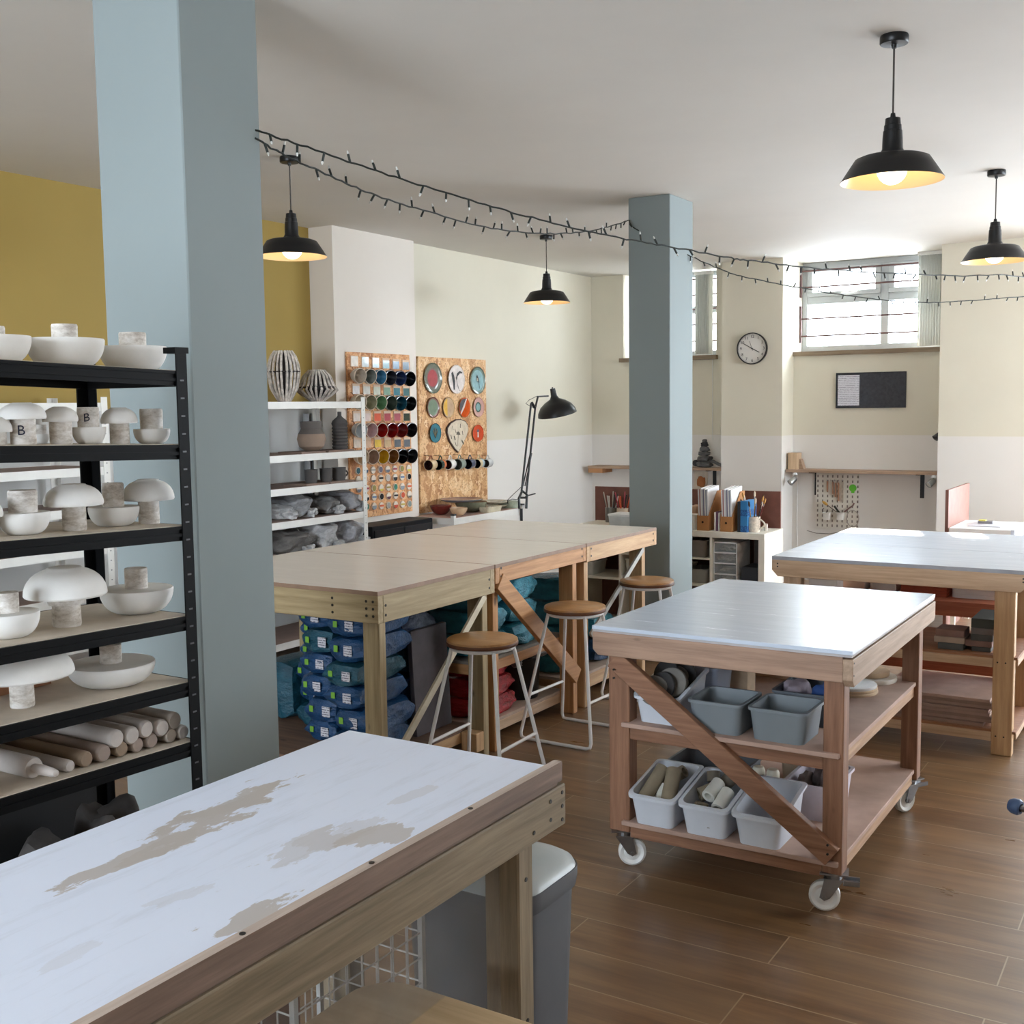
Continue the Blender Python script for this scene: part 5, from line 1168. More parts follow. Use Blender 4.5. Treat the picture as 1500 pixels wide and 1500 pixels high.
obj('pole', B().cyl((base.x, base.y+.02, .03), (base.x, base.y+.02, base.z), .012), LB, t, True)
obj('joint_frame', B().tube([L(761, 745), L(760, 730), L(765, 719), L(772, 725), L(771, 745)], .011, 8).tube([L(760, 729), L(771, 729)], .009, 8).tube([L(770, 727), L(784, 723)], .006, 6), LB, t, True)
obj('lower_arm', B().tube([L(764, 720), L(778, 591)], .009, 8), LB, t, True)
obj('lower_arm', B().tube([L(771, 724), L(784, 598), L(788, 581)], .009, 8), LB, t, True)
obj('spring', B().tube([L(766, 712), L(777, 664)], .006, 6).tube([L(769, 712), L(779, 664)], .005, 6), LB, t, True)
obj('joint_link', B().tube([L(779, 590), L(783, 597)], .013, 8).tube([L(788, 581), L(803, 580)], .007, 8), LB, t, True)
obj('cable', B().tube([L(787, 580), L(775, 586), L(770, 591), L(778, 596), L(783, 597)], .003, 5).tube([L(764, 713), L(752, 724), L(743, 733), L(744, 738)], .003, 5).tube([L(743, 734), L(750, 731), L(761, 732)], .003, 5), LB, t, True)
sc_ = L(812, 583); axl = Vector((.08, .22, -1)).normalized(); k = .0056
top = sc_-axl*.085
prof = [(0, 0), (.023, 0), (.028, .065), (.042, .092), (.095, .12), (.14, .155), (.168, .20), (.175, .235)]
obj('lamp_shade', B().lathe(prof+[(.171, .235), (.162, .2), (.135, .16), (.09, .126), (.0, .11)], top, axl, 44, [0]*7+[1]*5), [LB, M((222, 222, 222), .4)], t, True)
obj('shade_knob', B().cyl(top-axl*.012, top, .006), LB, t, True)

# ------------------------------------------------------------------ cube unit in front of the back wall
KW = M((232, 226, 212), .45, var=.02)
KX0, KX1, KY0, KY1, KZ = -4.05, -2.575, 7.40, 7.79, .77
t = thing('cube_shelving', 'white cube shelving with files and brushes on top behind the far column', 'shelving', ((KX0+KX1)/2, 7.6, 0)); KU = t
obj('top_panel', B().box(KX0, KX1, KY0, KY1, KZ-.042, KZ), KW, t, bev=.002); obj('bottom_panel', B().box(KX0, KX1, KY0, KY1, 0, .042), KW, t)
obj('side_panel', B().box(KX0, KX0+.042, KY0, KY1, .042, KZ-.042), KW, t); obj('side_panel', B().box(KX1-.042, KX1, KY0, KY1, .042, KZ-.042), KW, t)
cw = (KX1-KX0-.084-.048)/4
xs = [KX0+.042+cw*(k+1)+.016*k for k in range(3)]
for x in xs: obj('divider', B().box(x, x+.016, KY0+.001, KY1, .042, KZ-.042), KW, t)
cells = [(KX0+.042, xs[0]), (xs[0]+.016, xs[1]), (xs[1]+.016, xs[2]), (xs[2]+.016, KX1-.042)]
for i, (a, c) in enumerate(cells):
    obj('cube_shelf', B().box(a, c, KY0+.001, KY1, .38, .396), KW, t)
    if i < 3: obj('cube_shelf', B().box(a, c, KY0+.001, KY1, .57, .58), KW, t)
tag(obj('brown_back_board', B().box(-4.07, -2.60, 7.80, 7.818, 0, 1.03), M((112, 68, 54), .6, var=.08)), 'red-brown panel standing along the back of the cube shelving', 'board')
def cx(px, py, y=7.5): return aty(px, py, y).x
# files
CARD = M((176, 122, 72), .75, var=.04); SH = M((226, 226, 226), .7, var=.02)
for k, (pl, pr_, lab) in enumerate(((1021, 1045, 'brown cardboard magazine file stuffed with papers, left of the two'), (1055, 1079, 'brown cardboard magazine file stuffed with papers, right of the two'))):
    x0 = cx(pl, 775, 7.43); x1 = x0+.085; y0, y1 = 7.43, 7.68; t = thing('magazine_file', lab, 'file', ((x0+x1)/2, 7.55, KZ), 'magazine files on the cube shelving')
    obj('front_panel', B().box(x0, x1, y0, y0+.004, KZ, KZ+.105), CARD, t)
    for x in (x0, x1-.004): obj('side_wall', B().prism([(x, y0+.004, KZ), (x, y1, KZ), (x, y1, KZ+.27), (x, y1-.08, KZ+.27), (x, y0+.004, KZ+.105)], (.004, 0, 0)), CARD, t)
    obj('back_wall', B().box(x0+.004, x1-.004, y1-.004, y1, KZ, KZ+.27), CARD, t); obj('base', B().box(x0+.004, x1-.004, y0+.004, y1-.004, KZ, KZ+.004), CARD, t)
    obj('finger_hole', B().cyl((x0+.042, y0-.0008, KZ+.06), (x0+.042, y0, KZ+.06), .008, 16), M((40, 26, 16), .9, var=0), t)
    pc = [(226, 226, 228), (168, 120, 116), (230, 230, 230), (206, 206, 206), (120, 118, 140), (234, 232, 228), (150, 156, 168), (228, 228, 230)]
    for j in range(8):
        xx = x0+.006+j*.0092; tag(obj('paper_sheaf', B().hexa([(xx, y0+.02, KZ+.006), (xx+.008, y0+.02, KZ+.006), (xx+.008, y1-.02, KZ+.006), (xx, y1-.02, KZ+.006), (xx-.006, y0+.01, KZ+.285+.004*(j % 3)), (xx+.004, y0+.01, KZ+.285+.004*(j % 3)), (xx+.004, y1-.03, KZ+.305), (xx-.006, y1-.03, KZ+.305)]), M(pc[j], .7, var=.02)), 'paper booklet in the %s magazine file, %s from its left side' % (('left', 'right')[k], ORD[j]), 'paper', 'papers in the magazine files')
def bk(px, w, h, m, lab, y0=7.45, d=.18): x = cx(px, 770, y0); return tag(obj('book', B().box(x, x+w, y0, y0+d, KZ, KZ+h), m, bev=.001), lab, 'book')
bk(1046, .012, .13, M((226, 220, 212), .6), 'thin white book between the two files'); bk(1048.7, .014, .135, M((112, 74, 98), .6), 'thin plum-coloured book between the two files'); bk(1051.9, .010, .128, M((230, 224, 214), .6), 'thin cream book beside the plum one')
bk(1046, .04, .19, M((28, 26, 34), .6), 'black book standing at the back between the files', 7.64, .12)
bk(1080, .022, .21, M((26, 28, 36), .5), 'black book beside the blue book'); bk(1084.5, .05, .215, lines_mat((44, 120, 176), (24, 70, 130), 9, 2, .4), 'thick bright blue book next to the mug of brushes')
# mug with brushes
p = Vector((cx(1104, 770, 7.52), 7.52, KZ)); t = thing('speckled_mug', 'speckled cream mug used as a brush pot', 'mug', p)
MUGM = M((204, 192, 176), .5, var=.12, scale=60)
obj('mug_body', B().lathe([(0, 0), (.042, 0), (.045, .01), (.045, .105), (.041, .105), (.04, .01), (0, .01)], p, seg=32), MUGM, t, True)
obj('handle', B().tube([p+Vector((.043+.036*math.sin(PI*j/10), -.005, .02+.07*j/10)) for j in range(11)], .006, 8), MUGM, t, True)
def brush(p, d, L_, hc, bc, lab, r=.0035, tip=True):
    d = Vector(d).normalized(); p = Vector(p); q = p+d*L_; t = thing('paint_brush', lab, 'brush', p, 'brushes standing in pots')
    obj('brush_handle', B().tube([p, q], r, 6), hc, t); obj('ferrule', B().tube([q, q+d*.018], r*1.35, 6), STEEL, t); obj('bristles', B().lathe([(r*1.2, 0), (r*2.1, .012), (r*1.8, .03), (0, .042)], q+d*.018, d, 8), bc, t, True)
hcs = [M((28, 24, 24), .4), M((112, 34, 30), .4), M((20, 52, 52), .4), M((196, 150, 70), .5), M((60, 36, 24), .5)]; bcs = [M((214, 200, 176), .9), M((176, 130, 70), .9), M((60, 40, 30), .9)]
for j in range(11):
    a = j*2*PI/11; lean = .22+.1*(j % 3)
    brush(p+Vector((.018*math.cos(a), .018*math.sin(a), .012)), (lean*math.cos(a), .5*lean*math.sin(a), 1), .15+.02*(j % 4), hcs[j % 5], bcs[j % 3], 'paint brush in the speckled mug, %s counted round the rim' % (ORD+['ninth', 'tenth', 'eleventh'])[j])
tag(obj('small_pot', B().cyl((-2.635, 7.60, KZ), (-2.635, 7.60, KZ+.05), .013, 16), M((190, 184, 174), .6), smooth=True), 'tiny pale pot at the right end of the cube shelving top', 'pot')
tag(obj('cream_tub', B().lathe([(0, 0), (.045, 0), (.055, .10), (.058, .105), (0, .105)], (cx(1015, 770, 7.5), 7.5, KZ), seg=28), M((226, 222, 210), .5), smooth=True), 'cream tub on the cube shelving half hidden by the far column', 'tub')
tag(obj('tan_lump', blob((cx(1018, 750, 7.66), 7.66, KZ+.08), .05, .04, .08, 5, .2), M((196, 160, 132), .8), smooth=True), 'tan rounded lump behind the cream tub on the cube shelving', 'lump')
# left end: tub with pens
xl = cx(893, 765, 7.46)
t = thing('lidded_tub', 'translucent white lidded tub at the left end of the cube shelving', 'tub', (xl+.1, 7.55, KZ))
obj('tub', rr_loft(B(), [(xl+.005, xl+.20, 7.44, 7.62, .01, KZ), (xl, xl+.205, 7.43, 7.63, .015, KZ+.075)]), M((206, 210, 210), .4), t); obj('lid', rr_loft(B(), [(xl-.004, xl+.209, 7.426, 7.634, .015, KZ+.075), (xl-.004, xl+.209, 7.426, 7.634, .015, KZ+.088)]), M((228, 230, 230), .4), t)
for k, (px, zb, m, lab, cols_) in enumerate(((895, KZ, M((120, 116, 108), .4, .5), 'grey metal pot of pale tools left of the lidded tub', [M((196, 190, 178), .6), M((60, 58, 58), .6), M((150, 140, 124), .6)]), (912, KZ, M((216, 196, 172), .5), 'tan pot of red and orange pencils near the far column', [M((196, 76, 36), .5), M((34, 30, 34), .5), M((150, 50, 60), .5)]))):
    p = Vector((cx(px, 760, 7.70), 7.70, zb)); t = thing('tool_pot', lab, 'pot', p)
    obj('pot', B().lathe([(0, 0), (.042, 0), (.044, .11), (.040, .11), (.038, .01), (0, .01)], p, seg=24), m, t, True)
    for j in range(8):
        a = j*2*PI/8; d = Vector((.25*math.cos(a), .12*math.sin(a), 1)).normalized(); q = p+Vector((.015*math.cos(a), .012*math.sin(a), .012))
        tag(obj('pottery_tool', B().tube([q, q+d*(.19+.015*(j % 3))], .0045, 6), cols_[j % 3]), 'long thin tool, %s round the rim of the %s' % (ORD[j], ('grey metal pot', 'tan pot')[k]), 'tool', 'tools standing in pots')
# cube contents
for k, (i, z, w0, w1, h, m, lab) in enumerate(((2, .58, .02, .13, .13, M((214, 206, 180), .6), 'cream carton in the upper cube beside the far column'), (2, .58, .15, .30, .12, M((150, 140, 132), .5, alpha=.7), 'clear box of pale tools in the upper cube'), (2, .396, .02, .14, .12, M((214, 206, 184), .6), 'cream carton in the second cube beside the far column'), (2, .396, .155, .31, .10, M((170, 168, 160), .5, alpha=.7), 'clear plastic box in the second cube'),
        (0, .396, .02, .11, .10, M((206, 206, 200), .6), 'small white lidded pot in the left cube'), (1, .396, .02, .26, .14, M((216, 214, 204), .6), 'white storage tub in the cube seen below the far bench'), (0, .58, .1, .3, .10, M((200, 196, 186), .6), 'white box in the upper left cube'))):
    a = cells[i][0]; tub('storage_box', lab, 'box', (a+w0, a+w1, 7.43, 7.66), z, h, m, .01, .004, .015)
for j in range(6):
    x = cells[2][0]+.17+.02*j; tag(obj('modelling_tool', B().beam((x, 7.50, .585), (x+.03*math.sin(j*2), 7.55, .68), .012, .02), M((206, 194, 176), .7)), 'pale modelling tool in the clear box, %s from its left' % ORD[j], 'tool', 'tools in the clear box')
a, c = cells[3]; t = thing('drawer_tower', 'small clear plastic drawer tower in the right-hand cube', 'drawers', (a+.10, 7.5, .396))
FR = M((226, 226, 226), .4); CLR = M((180, 186, 188), .2, alpha=.3, var=.05)
for zz in (.396, .47, .545, .62, .69): obj('drawer_frame', B().box(a+.005, a+.175, 7.42, 7.68, zz, zz+.008), FR, t)
for x in (a+.005, a+.17): obj('side_frame', B().box(x, x+.005, 7.42, 7.68, .404, .698), FR, t)
for zz in (.404, .478, .553, .628): d_ = obj('drawer', B().box(a+.012, a+.168, 7.425, 7.43, zz, zz+.062).box(a+.012, a+.168, 7.43, 7.66, zz, zz+.003), CLR, t); obj('drawer_contents', blob((a+.09, 7.52, zz+.028), .06, .06, .022, int(zz*100), .8), M((206, 204, 198), .6, var=.2, scale=40), d_)
tag(obj('black_box', B().box(a+.20, c-.02, 7.44, 7.66, .396, .53), M((34, 34, 40), .5)), 'ribbed black box in the lower right-hand cube', 'box')
tag(obj('dark_board', B().box(a+.20, c-.005, 7.70, 7.72, .396, .70), M((66, 58, 54), .7)), 'dark panel at the back of the right-hand cube', 'board')

# ------------------------------------------------------------------ back wall things
SHW = wood((176, 148, 124), (146, 120, 98), 'x', .6, 1, knots=False)
def wshelf(x0, x1, brs, lab, y0=10.19):
    t = thing('wall_shelf', lab, 'shelf', ((x0+x1)/2, 10.3, 1.02))
    obj('shelf_board', B().box(x0, x1, y0, YB-.001, 1.02, 1.045), SHW, t, bev=.001)
    for x in brs: k = obj('bracket', B().box(x-.018, x+.018, YB-.006, YB-.001, .80, 1.02).box(x-.018, x+.018, y0+.04, YB-.006, 1.012, 1.02), M((22, 22, 24), .5), t)
wshelf(-5.40, -3.95, (-4.97+.03, -4.13), 'narrow wooden wall shelf below the narrow window, passing behind the far column')
wshelf(-3.35, -2.01, (-3.13, -2.19), 'long narrow wooden wall shelf below the notice board')
tag(obj('wood_batten', B().box(-5.40, -5.24, 10.2, YB-.002, .975, 1.019), wood((190, 136, 90), (160, 110, 70), 'x')), 'short wooden batten under the left end of the wall shelf', 'batten')
# wooden pot at left end of right shelf
tag(obj('wooden_block_stack', B().prism([(x, y, 1.046) for x, y in rrect(-3.345, -3.245, 10.22, 10.34, .02)], (0, 0, .15)), wood((206, 178, 144), (180, 150, 118), 'z', knots=False)), 'pale wooden block standing at the left end of the long wall shelf', 'block')
t = thing('wood_offcut', 'split pale offcut leaning against the wooden block', 'block', (-3.22, 10.3, 1.046)); obj('offcut', B().hexa([(-3.244, 10.24, 1.046), (-3.20, 10.24, 1.046), (-3.20, 10.32, 1.046), (-3.244, 10.32, 1.046), (-3.243, 10.25, 1.14), (-3.232, 10.25, 1.14), (-3.232, 10.32, 1.14), (-3.243, 10.32, 1.14)]), SHW, t)
# stone balance sculpture
ST = M((92, 92, 92), .85, var=.18, scale=18); STD = M((48, 48, 52), .8, var=.1)
px_ = aty(1032, 680, 10.28).x
t = thing('stone_figure', 'grey stacked-stone figure with an outstretched arm on the wall shelf', 'sculpture', (px_, 10.28, 1.046))
for k, (dz, sx, sz, dx) in enumerate(((.03, .075, .03, 0), (.085, .07, .028, .005), (.13, .058, .024, -.003), (.175, .048, .026, .003), (.22, .035, .024, 0), (.255, .022, .016, 0))): obj('stone', blob((px_+dx, 10.28, 1.046+dz), sx, sx*.8, sz, k+3, .3), STD if k in (4,) else ST, t, True)
obj('head_stone', blob((px_-.085, 10.27, 1.046+.04), .03, .03, .03, 8, .2), STD, t, True)
obj('arm', B().tube([(px_+.04, 10.27, 1.10), (px_+.10, 10.26, 1.105), (px_+.16, 10.26, 1.075), (px_+.21, 10.26, 1.06)], .016, 8), ST, t, True)
# peg board left with animal picture
tag(obj('pinned_sheet', B().box(-4.34, -4.20, YB-.012, YB-.001, .80, 1.0), M((214, 206, 190), .7)), 'small white pinned sheet with an orange face below the wall shelf', 'picture')
tag(obj('orange_face', blob((-4.262, YB-.02, .895), .042, .006, .05, 2, .3), M((176, 112, 66), .8), smooth=True), 'orange-brown rounded mask on the pinned sheet', 'mask')
# pegboard with tools
PG = ring_peg_mat()
tag(obj('pegboard', B().box(-3.13, -2.745, YB-.018, YB-.004, .50, 1.015), PG), 'white perforated pegboard of tools behind the double table', 'pegboard')
def wp(px, py, y=YB-.03): return aty(px, py, y)
WTL = M((176, 132, 104), .6)
for k, (px, y0, y1) in enumerate(((1212, 705, 720), (1220, 706, 724), (1224, 707, 728), (1228, 707, 734), (1235, 706, 735))): p, q = wp(px, y0), wp(px, y1); tag(obj('hanging_tool', B().beam((p.x, YB-.028, p.z), (q.x, YB-.028, q.z), .012, .016, (0, 1, 0)), WTL if k < 4 else M((196, 186, 170), .6)), 'slim wooden tool hanging on the pegboard, %s from the left' % ORD[k], 'tool', 'wooden tools hanging on the pegboard')
for k in range(5): p = wp(1212+5.5*k, 704); tag(obj('peg_hook', B().tube([(p.x, YB-.017, p.z), (p.x, YB-.04, p.z), (p.x, YB-.042, p.z+.01)], .003, 5), STEEL), 'small steel hook on the pegboard, %s from the left' % ORD[k], 'hook', 'hooks on the pegboard')
p = wp(1249, 715); t = thing('green_scraper', 'bright green round scraper hanging on the pegboard', 'scraper', (p.x, YB-.03, p.z))
obj('scraper', B().lathe([(0, 0), (.033, 0), (.034, .004), (0, .006)], (p.x, YB-.02, p.z), (0, -1, 0), 24), M((96, 190, 50), .45, var=.02), t, True); obj('fringe', B().box(p.x-.014, p.x+.014, YB-.024, YB-.02, p.z-.045, p.z-.03), M((96, 190, 50), .45, var=.02), t)
for k, px in enumerate((1211, 1231)): p = wp(px, 756, YB-.05); tub('white_peg_cup', 'small white square cup on the pegboard, %s' % ('left one' if k == 0 else 'right one'), 'cup', (p.x-.032, p.x+.032, YB-.075, YB-.019), p.z-.035, .07, M((228, 226, 220), .5), .004, .002, .008)
p = wp(1211, 750); tag(obj('dark_tools', B().tube([(p.x-.03, YB-.05, p.z-.02), (p.x-.03, YB-.05, p.z+.03), (p.x-.02, YB-.05, p.z+.035)], .004, 6).tube([(p.x, YB-.05, p.z-.02), (p.x+.01, YB-.05, p.z+.02)], .005, 6), M((50, 34, 30), .6)), 'dark hooked tools in the left peg cup', 'tool')
a_, b_ = wp(1228, 752, YB-.05), wp(1203, 733, YB-.05); t = thing('wooden_scraper', 'wooden-handled loop tool sticking out of the right peg cup', 'tool', a_)
obj('tool_shaft', B().tube([a_, a_.lerp(b_, .65)], .004, 6), M((90, 70, 60), .5), t); obj('tool_grip', B().lathe([(0, 0), (.012, .01), (.014, .04), (.006, .06), (0, .06)], a_.lerp(b_, .62), b_-a_, 12), M((206, 160, 80), .5), t, True)
a_, b_ = wp(1230, 752, YB-.045), wp(1222, 741, YB-.045); tag(obj('dark_knife', B().beam(a_, b_, .01, .016), M((50, 50, 46), .6)), 'short dark knife in the right peg cup', 'knife')
c = wp(1249, 758); tag(obj('wire_loop', B().tube([(c.x+.055*math.sin(2*PI*k/24)*(1 if k < 12 else 1), YB-.03, c.z+.075*math.cos(2*PI*k/24)-.01) for k in range(25)], .004, 6), M((176, 166, 156), .5)), 'loop of grey hose hanging at the right of the pegboard', 'hose')
tag(obj('bow_cutter', B().tube([wp(1237, 750), wp(1243, 745), wp(1249, 741), wp(1251, 737)], .007, 6), M((120, 90, 86), .6), smooth=True), 'reddish-brown curved cutter beside the hose loop', 'cutter')
tag(obj('bent_rod', B().tube([wp(1182, 777), wp(1196, 781), wp(1215, 782), wp(1232, 779)], .004, 6), M((130, 126, 118), .5, .5), smooth=True), 'thin bent metal rod below the pegboard', 'rod')
# notice board
t = thing('notice_board', 'dark felt notice board with a white printed sheet, below the larger window', 'notice board', (-2.65, YB, 1.605))
p0, p1 = aty(1224.9, 598, YB-.02), aty(1326.5, 544.5, YB-.02)
obj('felt_panel', B().box(p0.x, p1.x, YB-.016, YB-.002, 1.605, 1.91), M((62, 64, 70), .95, var=.12, scale=40, bmp=.2), t)
b = B(); x0, x1 = p0.x, p1.x
b.box(x0-.006, x1+.006, YB-.02, YB-.002, 1.91, 1.917).box(x0-.006, x1+.006, YB-.02, YB-.002, 1.598, 1.605).box(x0-.006, x0, YB-.02, YB-.002, 1.605, 1.91).box(x1, x1+.006, YB-.02, YB-.002, 1.605, 1.91); obj('frame', b, M((30, 30, 34), .5), t)
obj('printed_sheet', B().box(x0+.012, x0+.205, YB-.0185, YB-.016, 1.62, 1.895), lines_mat((212, 212, 220), (150, 150, 162), 62, 2, .38), t)
# clock
p = aty(1101.5, 510.5, YP-.02); R = .143
t = thing('wall_clock', 'round white wall clock with a thin black rim on the pilaster', 'clock', (p.x, YP, p.z-R))
obj('rim', B().lathe([(R-.008, 0), (R, 0), (R+.002, .02), (R, .03), (R-.008, .03), (R-.008, 0)], (p.x, YP-.001, p.z), (0, -1, 0), 56), M((22, 22, 24), .35), t, True)
obj('face', B().lathe([(0, 0), (R-.008, 0), (R-.008, .012), (0, .012)], (p.x, YP-.001, p.z), (0, -1, 0), 56), M((222, 220, 214), .5, var=0), t)
INK = M((26, 26, 28), .5, var=0)
for h in range(1, 13):
    a = h*PI/6; o = Vector((p.x+math.sin(a)*R*.76, YP-.0135, p.z+math.cos(a)*R*.76)); obj('numeral', put(textmesh(str(h), .037), frame(o, (1, 0, 0), (0, 0, 1))), INK, t)
b = B()
for h in range(60):
    a = h*PI/30; rr_ = R*.88; d = Vector((math.sin(a), 0, math.cos(a))); o = Vector((p.x, YP-.0138, p.z)); b.beam(o+d*rr_, o+d*(rr_+(.006 if h % 5 else .009)), .0016 if h % 5 else .003, .0008, (0, 1, 0))
q = obj('minute_marks', b, INK, t); q['kind'] = 'stuff'
def hand(a, L_, w, nm, yy, tail=.02): d = Vector((math.sin(a), 0, math.cos(a))); o = Vector((p.x, yy, p.z)); obj(nm, B().beam(o-d*tail, o+d*L_, w, .001, (0, 1, 0)), INK, t)
hand(math.radians(-60), R*.62, .006, 'minute_hand', YP-.016); hand(math.radians(118), R*.55, .007, 'hour_hand', YP-.018); hand(math.radians(-20), R*.5, .003, 'second_hand', YP-.020)
obj('centre_cap', B().cyl((p.x, YP-.012, p.z), (p.x, YP-.022, p.z), .006, 12), INK, t)
# spotlights
SL = M((150, 152, 150), .3, .8)
for k, (px, py, X0, lab) in enumerate(((1162, 703, -3.27, 'silver spotlight clipped to the left end of the long wall shelf'), (1365, 706, -2.07, 'silver spotlight clipped to the right end of the long wall shelf'))):
    p = aty(px, py, 10.15); t = thing('spotlight', lab, 'spotlight', p, 'silver clip spotlights')
    obj('mount', B().lathe([(0, 0), (.025, 0), (.012, .02), (0, .02)], (p.x+.01, 10.17, 1.0), (0, 0, 1), 16), M((222, 222, 222), .4), t, True)
    obj('arm', B().tube([(p.x+.01, 10.17, 1.0), (p.x+.01, 10.15, .975), p], .005, 6), SL, t, True)
    d = Vector((-.45, -.6, -.55)).normalized(); obj('lamp_head', B().lathe([(0, 0), (.02, 0), (.028, .02), (.03, .075), (.026, .075), (.02, .03), (0, .03)], p-d*.03, d, 20), SL, t, True); obj('bulb_face', B().cyl(p+d*.035, p+d*.04, .024, 20), M((206, 206, 200), .2), t)
p = aty(1376, 636, YP-.1) if False else Vector((-2.035, 10.33, 1.37)); t = thing('spotlight', 'small dark spotlight high beside the pier right of the notice board', 'spotlight', p, 'silver clip spotlights')
obj('lamp_head', B().lathe([(0, 0), (.02, 0), (.03, .06), (.026, .06), (0, .03)], p, (-.5, -.5, -.6), 20), M((70, 72, 74), .3, .6), t, True); obj('mount', B().tube([p, (-2.001, 10.36, 1.40)], .006, 6), SL, t)
# conduit in the corner by the pilaster
tag(obj('white_cable', B().tube([(-3.31, YB-.008, .98), (-3.31, YB-.008, .5), (-3.29, YB-.008, 0)], .004, 6), WHITE), 'white cable dropping below the left end of the long wall shelf', 'cable')
# desk at the right
t = thing('white_desk', 'white desk behind the double table at the right picture edge', 'desk', (-1.4, 8.8, 0))
obj('desktop', B().box(-1.60, -1.19, 8.50, 9.12, .70, .75), M((224, 224, 224), .5, var=.02), t, bev=.002)
for x in (-1.58, -1.23):
    for y in (8.52, 9.07): obj('leg', B().box(x, x+.03, y, y+.03, 0, .70), KW, t)
obj('end_strip', B().box(-1.19, -1.165, 8.50, 9.12, .68, .752), M((206, 216, 232), .4), t)
t = thing('brown_screen_board', 'upright reddish-brown board at the left end of the white desk', 'board', (-1.63, 8.9, 0)); obj('board', B().box(-1.625, -1.605, 8.50, 9.30, .0, 1.02), M((140, 98, 84), .6, var=.06), t); obj('edge_strip', B().box(-1.626, -1.604, 8.495, 8.50, 0, 1.02), M((110, 70, 58), .6), t)
tag(obj('clipboard', B().box(-1.50, -1.28, 8.66, 8.92, .751, .757), M((206, 206, 214), .4)), 'pale clipboard lying on the white desk', 'clipboard')
t = thing('pencil_tray', 'small yellow and grey tray on the clipboard', 'tray', (-1.42, 8.86, .758)); obj('tray', B().box(-1.46, -1.36, 8.82, 8.90, .758, .775), M((120, 120, 126), .5), t); obj('yellow_strip', B().box(-1.455, -1.41, 8.83, 8.89, .775, .782), M((206, 196, 90), .5), t)

# ------------------------------------------------------------------ pendants
PB = M((24, 24, 25), .38, .3, var=.02)
m, n, bs = nt('lamp_inner_enamel'); bs.inputs['Base Color'].default_value = lin((236, 206, 160)); bs.inputs['Roughness'].default_value = .35; INNER = m
m, n, bs = nt('lit_bulb'); bs.inputs['Emission Color'].default_value = (1, .80, .52, 1); bs.inputs['Emission Strength'].default_value = 6; bs.inputs['Base Color'].default_value = (1, .9, .7, 1); BULB = m
def pendant(x, y, lab, first=None, R=.18):
    if first: 
        o = dup(first, (x, y, ZC), 0, lab); return o
    t = thing('pendant_lamp', lab, 'lamp', (0, 0, 0), 'black industrial pendant lamps')
    obj('ceiling_rose', B().lathe([(0, 0), (.048, 0), (.05, -.006), (.05, -.026), (.047, -.03), (.01, -.031), (.008, -.045), (0, -.045)], seg=32), PB, t, True)
    obj('cord', B().tube([(0, 0, -.03), (0, 0, -.285)], .0035, 8), M((60, 54, 50), .6), t)
    obj('socket_cover', B().lathe([(0, -.27), (.008, -.27), (.01, -.285), (.026, -.288), (.028, -.31), (.030, -.312), (.031, -.33), (.033, -.332), (.035, -.36), (.036, -.395), (.044, -.41), (0, -.412)], seg=32), PB, t, True)
    obj('shade', B().lathe([(.034, -.405), (.05, -.412), (.11, -.422), (.13, -.43), (.150, -.46), (R-.004, -.50), (R, -.505), (R, -.508), (R-.004, -.505), (.148, -.463), (.128, -.434), (.06, -.418), (.0, -.415)], seg=56, mis=[0]*7+[1]*5), [PB, INNER], t, True)
    obj('bulb', B().sphere((0, 0, -.468), .053, 24), BULB, t, True).visible_shadow = False
    t.location = (x, y, ZC); return t
P1 = pendant(-1.03, 4.294, 'black pendant lamp with a lit bulb nearest the camera, top right')
P2 = pendant(-1.118, 7.08, 'black pendant lamp with a lit bulb at the right picture edge', P1)
P3 = pendant(-4.13, 4.53, 'black pendant lamp with a lit bulb in front of the mustard wall', P1)
P4 = pendant(-4.417, 7.683, 'black pendant lamp with a lit bulb above the plate board, furthest away', P1)
for x, y in ((-1.03, 4.294), (-1.118, 7.08), (-4.13, 4.53), (-4.417, 7.683)):
    l = bpy.data.lights.new('bulb_light', 'POINT'); l.energy = .3; l.color = (1, .74, .42); l.shadow_soft_size = .045; o = bpy.data.objects.new('bulb_light', l); C.objects.link(o); o.location = (x, y, ZC-.475)

